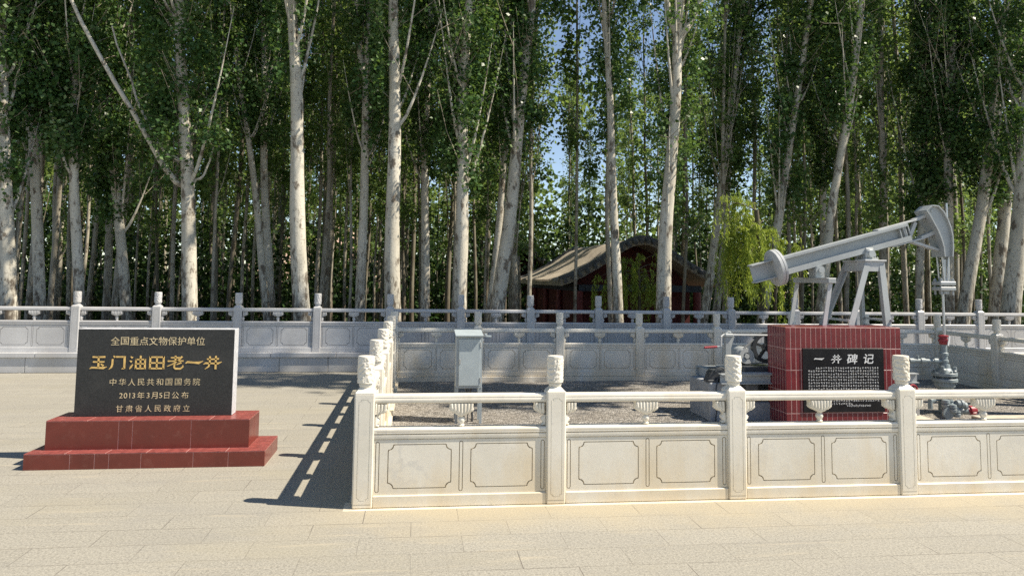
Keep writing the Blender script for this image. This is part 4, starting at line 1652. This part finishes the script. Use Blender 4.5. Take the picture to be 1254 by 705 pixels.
    tint = np.clip(.42 + .42 * cl + rs.normal(size=len(C)) * .26, 0, 1)
    crown = quads_mesh('crown', V, tint, M['leaf_sunlit'] if back else M['leaf'], tw if tw.n else None, M['twig'])
    return trunk, crown

def plant(name, label, cat, meshes, x, y, group, rz=0.0, s=1.0, z=GZ):
    root = thing(name, label, cat, (x, y, z), group, rz)
    root.scale = (s, s, s)
    t = inst(meshes[0], 'trunk', root, (0, 0, 0))
    inst(meshes[1], 'crown', root, (0, 0, 0))
    return root

GF = 'poplars of the front row behind the parapet'
# x at 1 m height, y, lean per metre, radius, crown base (above terrace), leaf count factor, radius of crown, label
FRONT = [
 (-7.19, 14.6, -.092, .146, 3.0, 1.2, .95, 'stout pale poplar leaning out at the far left edge of the grove'),
 (-7.07, 15.5, -.105, .117, 4.2, 1.2, .95, 'slim curving poplar beside the stout trunk at the far left edge'),
 (-6.24, 15.2, -.067, .108, 3.6, 1.3, 1.0, 'slim pale poplar rising behind the left end of the black tablet'),
 (-5.90, 16.5, -.129, .118, 2.9, 1.3, 1.0, 'left leaning poplar right behind the middle of the black tablet'),
 (-4.11, 14.6, -.062, .150, 3.7, 1.3, 1.15, 'pale poplar with a long limb forking up to the left above the tablet'),
 (-3.29, 18.0, -.062, .112, 4.6, .8, .8, 'shaded grey poplar behind the fork of the limbed tree, left of the scarred stout one'),
 (-3.31, 17.5, -.148, .091, 4.6, .6, .8, 'thin poplar slanting left high above the parapet, left of the scarred stout one'),
 (-2.08, 14.4, -.074, .166, 5.2, .6, .95, 'stout straight white poplar with brown eye scars, right of the black tablet'),
 (-1.14, 16.0, -.009, .110, 4.3, .8, .9, 'slender poplar with a torn brown scar and a high twin fork'),
 (-.43, 14.6, -.032, .163, 4.9, .75, 1.0, 'stout white poplar rising straight behind the back left corner of the enclosure'),
 (.20, 17.0, -.004, .109, 4.0, .8, .8, 'shaded brown poplar just right of the white trunk at the enclosure corner'),
 (.86, 15.0, .003, .153, 3.5, 1.3, 1.05, 'white poplar wrapped in leaves from mid height, behind the grey cabinet'),
 (1.66, 15.6, .097, .168, 4.3, 1.1, 1.05, 'thick grey poplar leaning right, left of the tiled roof'),
 (1.67, 17.0, .089, .101, 4.0, .7, .8, 'thin sunlit poplar leaning right against the thick grey leaning trunk'),
 (4.14, 15.4, -.033, .110, 4.6, .7, .75, 'slim bare poplar standing in front of the pavilion gable'),
 (4.85, 14.6, .050, .162, 3.2, .55, .8, 'tall white poplar with forked top, right of the pavilion ridge'),
 (7.07, 18.0, .141, .120, 3.9, .65, .85, 'leaning poplar above the willow, the left one of a close pair'),
 (7.54, 18.5, .124, .103, 4.2, .65, .85, 'leaning poplar above the willow, the right one of a close pair'),
 (7.86, 16.5, .180, .121, 3.3, .8, .8, 'strongly leaning poplar rising above the tail of the pumping beam'),
 (8.83, 15.8, .160, .117, 5.0, .75, .85, 'bare cream poplar leaning right behind the middle of the pumping beam'),
 (10.39, 18.5, .039, .095, 4.0, 1.0, .95, 'thin upright poplar behind the bare cream leaning trunk'),
 (12.01, 17.0, .065, .108, 3.2, 1.2, 1.0, 'upright cream poplar just behind the horsehead of the pump'),
 (12.40, 16.5, .049, .134, 3.6, 1.3, 1.1, 'grey shaded poplar right behind the hanging pump rod'),
 (12.24, 15.8, .184, .156, 3.4, 1.2, 1.05, 'stout pale poplar leaning right, a step right of the pump rod'),
 (12.53, 14.8, .126, .208, 3.9, 1.0, 1.0, 'thickest pale poplar leaning out at the right edge of the grove'),
 (13.33, 16.2, .156, .161, 3.6, 1.0, 1.0, 'shaded poplar between the two leaning trunks near the right edge'),
]
rs = np.random.default_rng(11)
for i, (x, y, lean, r, zb, q, Rc, lab) in enumerate(FRONT):
    forks = []
    if 'long limb' in lab:
        forks = [(3.2 - GZ, [(-.24, 0, .10), (-.80, -.1, 1.0), (-1.5, -.2, 2.15), (-2.1, -.3, 3.3), (-2.5, -.4, 5.0)], .055),
                 (3.6 - GZ, [(-.45, 0, .25), (-1.0, .1, 1.3), (-1.5, .1, 2.6)], .035), (3.2 - GZ, [(.25, .1, .25), (.42, .1, .8)], .03)]
    if 'twin fork' in lab:
        forks = [(5.7 - GZ, [(-.15, 0, .5), (-.25, 0, 1.4), (-.3, 0, 3)], .07), (5.7 - GZ, [(.12, 0, .5), (.28, 0, 1.4), (.4, 0, 3)], .07)]
    if 'forked top' in lab:
        forks = [(6.4 - GZ, [(.25, 0, .35), (.55, 0, 1.0), (.8, 0, 2.2)], .075), (6.5 - GZ, [(-.2, 0, .6), (-.4, 0, 1.8)], .06)]
    zvis = 1.6 + y * .37 + .6 - GZ
    bare = .95 if i in (7, 8, 9, 14, 15, 16, 17, 18, 19, 23, 24) else (.6 if i in (4, 5, 6, 12, 13) else .0)
    me = poplar(rs, lean, r, zb - GZ, 16.5 + rs.uniform(-1, 1), Rc, zvis, int(6000 * q * (zvis + GZ - zb + .5) / 4.0), 520, .080 if y < 16 else .086, forks,
                overhang=(2.8 if -2.5 < x < 3.5 else .3), bare=bare, clumps=9 + 6 * q)
    plant('poplar_tree', lab, 'tree', me, x, y, GF)

# poplars standing back in the grove: six kinds, copied
GB = 'slim poplars deeper in the grove'
rs = np.random.default_rng(23)
kinds = []
for k in range(7):
    r = .036 + .008 * k
    kinds.append(poplar(rs, rs.uniform(-.03, .03), r, 4.2 + rs.uniform(-1.2, 1.6), 17 + rs.uniform(-2, 1), .8 + .05 * k, 14.5, 2900, 90, .105, (), True, .8, clumps=(0 if k % 2 else 14), pale=k % 3 == 0))
rb_ = random.Random(77)
spots = []
tries = 0
while len(spots) < 270 and tries < 9000:
    tries += 1
    y = 16.6 + 33.4 * rb_.random() ** 1.15 if len(spots) > 45 else rb_.uniform(16.4, 23)
    hw2 = y * .72
    x = y * .125 + rb_.uniform(-1, 1) * hw2
    u = 627 + 930 * math.tan(math.atan2(x, y) - .124)
    # thinner where the sky shows through, and room round the pavilions
    if 655 < u < 960 and rb_.random() < .42:
        continue
    if 3.4 < x < 8.6 and 18.6 < y < 29.5:
        continue
    if 3.0 < x < 7.0 and 32 < y < 38.5:
        continue
    if 6.5 < x < 19 and abs(y - (23 - .278 * (x - 5))) < 1.5:
        continue
    if any((x - a) ** 2 + (y - b) ** 2 < .45 for a, b in spots):
        continue
    if any((x - f[0]) ** 2 + (y - f[1]) ** 2 < .5 for f in FRONT):
        continue
    spots.append((x, y))
for x, y in spots:
    k = kinds[rb_.randrange(len(kinds)) if y > 23 else rb_.choice((0, 3, 3, 6, 0, 1))]
    plant('slim_poplar', 'slim poplar standing deeper in the grove behind the front row of trunks', 'tree', k, x, y, GB, rb_.uniform(0, 2 * PI), rb_.uniform(.85, 1.15))

# dense low growth under the trees
rs = np.random.default_rng(5)
n = 125000
cx = rs.uniform(0, 1, 900); cyy = rs.uniform(0, 1, 900)
cl = np.stack([0 * cx, 29 + 22 * cyy, GZ + rs.uniform(.3, 6.2, 900) * (rs.uniform(0, 1, 900) ** .6)], 1)
cl[:, 0] = cl[:, 1] * .125 + (cx * 2 - 1) * cl[:, 1] * .74
idx = rs.integers(0, 900, n)
C = cl[idx] + rs.normal(size=(n, 3)) * np.array([.5, .5, .55])
keep = (C[:, 2] > GZ) & ~((C[:, 0] > 3.4) & (C[:, 0] < 8.4) & (C[:, 1] > 19) & (C[:, 1] < 29))
C = C[keep]
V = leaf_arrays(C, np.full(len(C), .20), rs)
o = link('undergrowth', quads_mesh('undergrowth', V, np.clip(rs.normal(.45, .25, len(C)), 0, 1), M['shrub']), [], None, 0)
kindof(o, 'stuff', 'dark leafy undergrowth filling the grove between the trunks')
# the far edge of the wood
n = 90000
C = np.stack([rs.uniform(-48, 66, n), rs.uniform(50, 60, n), GZ + 17 * rs.uniform(0, 1, n) ** 1.1], 1)
w = np.array([mnoise.noise((c[0] * .35, 0, c[2] * .09)) for c in C])
u = 627 + 930 * np.tan(np.arctan2(C[:, 0], C[:, 1]) - .124)
thr = np.where((u > 640) & (u < 970), .12, -.02) - np.clip((9.5 - C[:, 2]) * .16, -.05, 1.2)
C = C[w > thr]
V = leaf_arrays(C, np.full(len(C), .42), rs)
o = link('far_wood', quads_mesh('far_wood', V, np.clip(rs.normal(.5, .25, len(C)), 0, 1), M['leaf_sunlit']), [], None, 0)
kindof(o, 'stuff', 'far edge of the poplar wood closing the view behind the trunks')

# tall poplars on the right of the terrace, whose crowns throw the dappled shade
rs = np.random.default_rng(41)
for k, (x, y) in enumerate([(11.5, 8.0), (14.2, 10.2), (16.6, 9.4), (18.6, 9.2), (13.2, 8.3), (15.6, 8.9)]):
    me = poplar(rs, .01, .16, (11.5, 9.5, 8.5, 8.0, 13.5, 15.5)[k], (20, 19, 20, 21, 23, 25)[k], .85, (11.8, 9.8, 8.8, 8.3, 13.8, 15.8)[k], 60, 1500, .10, ())
    plant('poplar_tree', ['tall leafy poplar on the terrace beyond the right end of the enclosure'] [0], 'tree', me, x, y, 'terrace poplars beyond the right end', z=-.02)

# ------------------------------------------------------------------ weeping willows
def willow(label, x, y, ztop, strands, spread, drop, seed, trunk_r=.09):
    rs = np.random.default_rng(seed)
    root = thing('willow_tree', label, 'tree', (x, y, GZ))
    ts = TubeSet()
    h = ztop - GZ
    zz = np.linspace(0, h, 9)
    ts.add(np.stack([.12 * np.sin(zz * .8), .05 * np.sin(zz), zz], 1), trunk_r * np.linspace(1.2, .5, 9), 10, .03, rs)
    top = np.array([.12 * math.sin(h * .8), .05 * math.sin(h), h])
    tips = []
    for k in range(16):
        az = rs.uniform(0, 2 * PI)
        L = spread * rs.uniform(.35, 1.0)
        t = np.linspace(0, 1, 9)
        hb = rs.uniform(.1, .55)
        st = top - np.array([0, 0, rs.uniform(0, .9)])
        Q = st[None] + np.stack([np.cos(az) * L * t, np.sin(az) * L * t * .8, hb * np.sin(t * PI * .8) * .7 - .1 * t], 1)
        ts.add(Q, .014 * np.linspace(1, .2, 9), 5)
        tips += list(Q[2:])
    inst(ts.mesh('trunk', M['willow_bark']), 'trunk', root, (0, 0, 0))
    C, T = [], []
    tw = TubeSet()
    anchors = [(tips[rs.integers(len(tips))], drop * rs.uniform(.35, 1.15), rs.uniform(0, 2 * PI), rs.uniform(.08, .32)) for _ in range(max(12, strands // 5))]
    for k in range(strands):
        a_, L0, az, arch = anchors[rs.integers(len(anchors))]
        az = az + rs.normal() * .35
        L = L0 * rs.uniform(.55, 1.1)
        t = np.linspace(0, 1, 12)
        out = arch * (1 - np.exp(-t * 6)) + rs.normal() * .03 * t
        fall = -L * np.clip(t - .10, 0, None) + .55 * arch * np.sin(np.clip(t / .22, 0, 1) * PI)
        wv = .02 * np.sin(t * rs.uniform(3, 7) + rs.uniform(0, 6))
        Q = a_[None] + rs.normal(size=3)[None] * .02 + np.stack([np.cos(az) * out + wv, np.sin(az) * out, fall], 1)
        Q[:, 2] = np.maximum(Q[:, 2], .9)
        tw.add(Q, np.full(12, .003), 3)
        m_ = int((L + arch) * 42)
        tt = rs.uniform(0.02, 1, m_)
        q = np.stack([np.interp(tt, t, Q[:, i]) for i in range(3)], 1) + rs.normal(size=(m_, 3)) * .012
        C.append(q)
    C = np.concatenate(C)
    n = len(C)
    d = np.stack([rs.normal(size=n) * .5, rs.normal(size=n) * .5, -np.abs(rs.normal(1.0, .3, n))], 1)
    d /= np.linalg.norm(d, axis=1)[:, None]
    b = np.cross(d, rs.normal(size=(n, 3))); b /= np.linalg.norm(b, axis=1)[:, None]
    s = rs.uniform(.06, .11, n)[:, None]
    w_ = .009
    V = np.stack([C, C + d * s * .45 + b * w_, C + d * s, C + d * s * .45 - b * w_], 1)
    me = quads_mesh('crown', V, np.clip(rs.normal(.5, .25, n), 0, 1), M['willow'], tw, M['willow'])
    inst(me, 'crown', root, (0, 0, 0))
    return root
willow('bright yellow green weeping willow hanging beside the tail of the pump', 6.7, 14.35, 3.0, 190, 1.05, 1.9, 3)
willow('small dark weeping willow hanging in front of the pavilion gable', 5.4, 18.4, 2.25, 120, 1.3, 1.35, 9, .05)
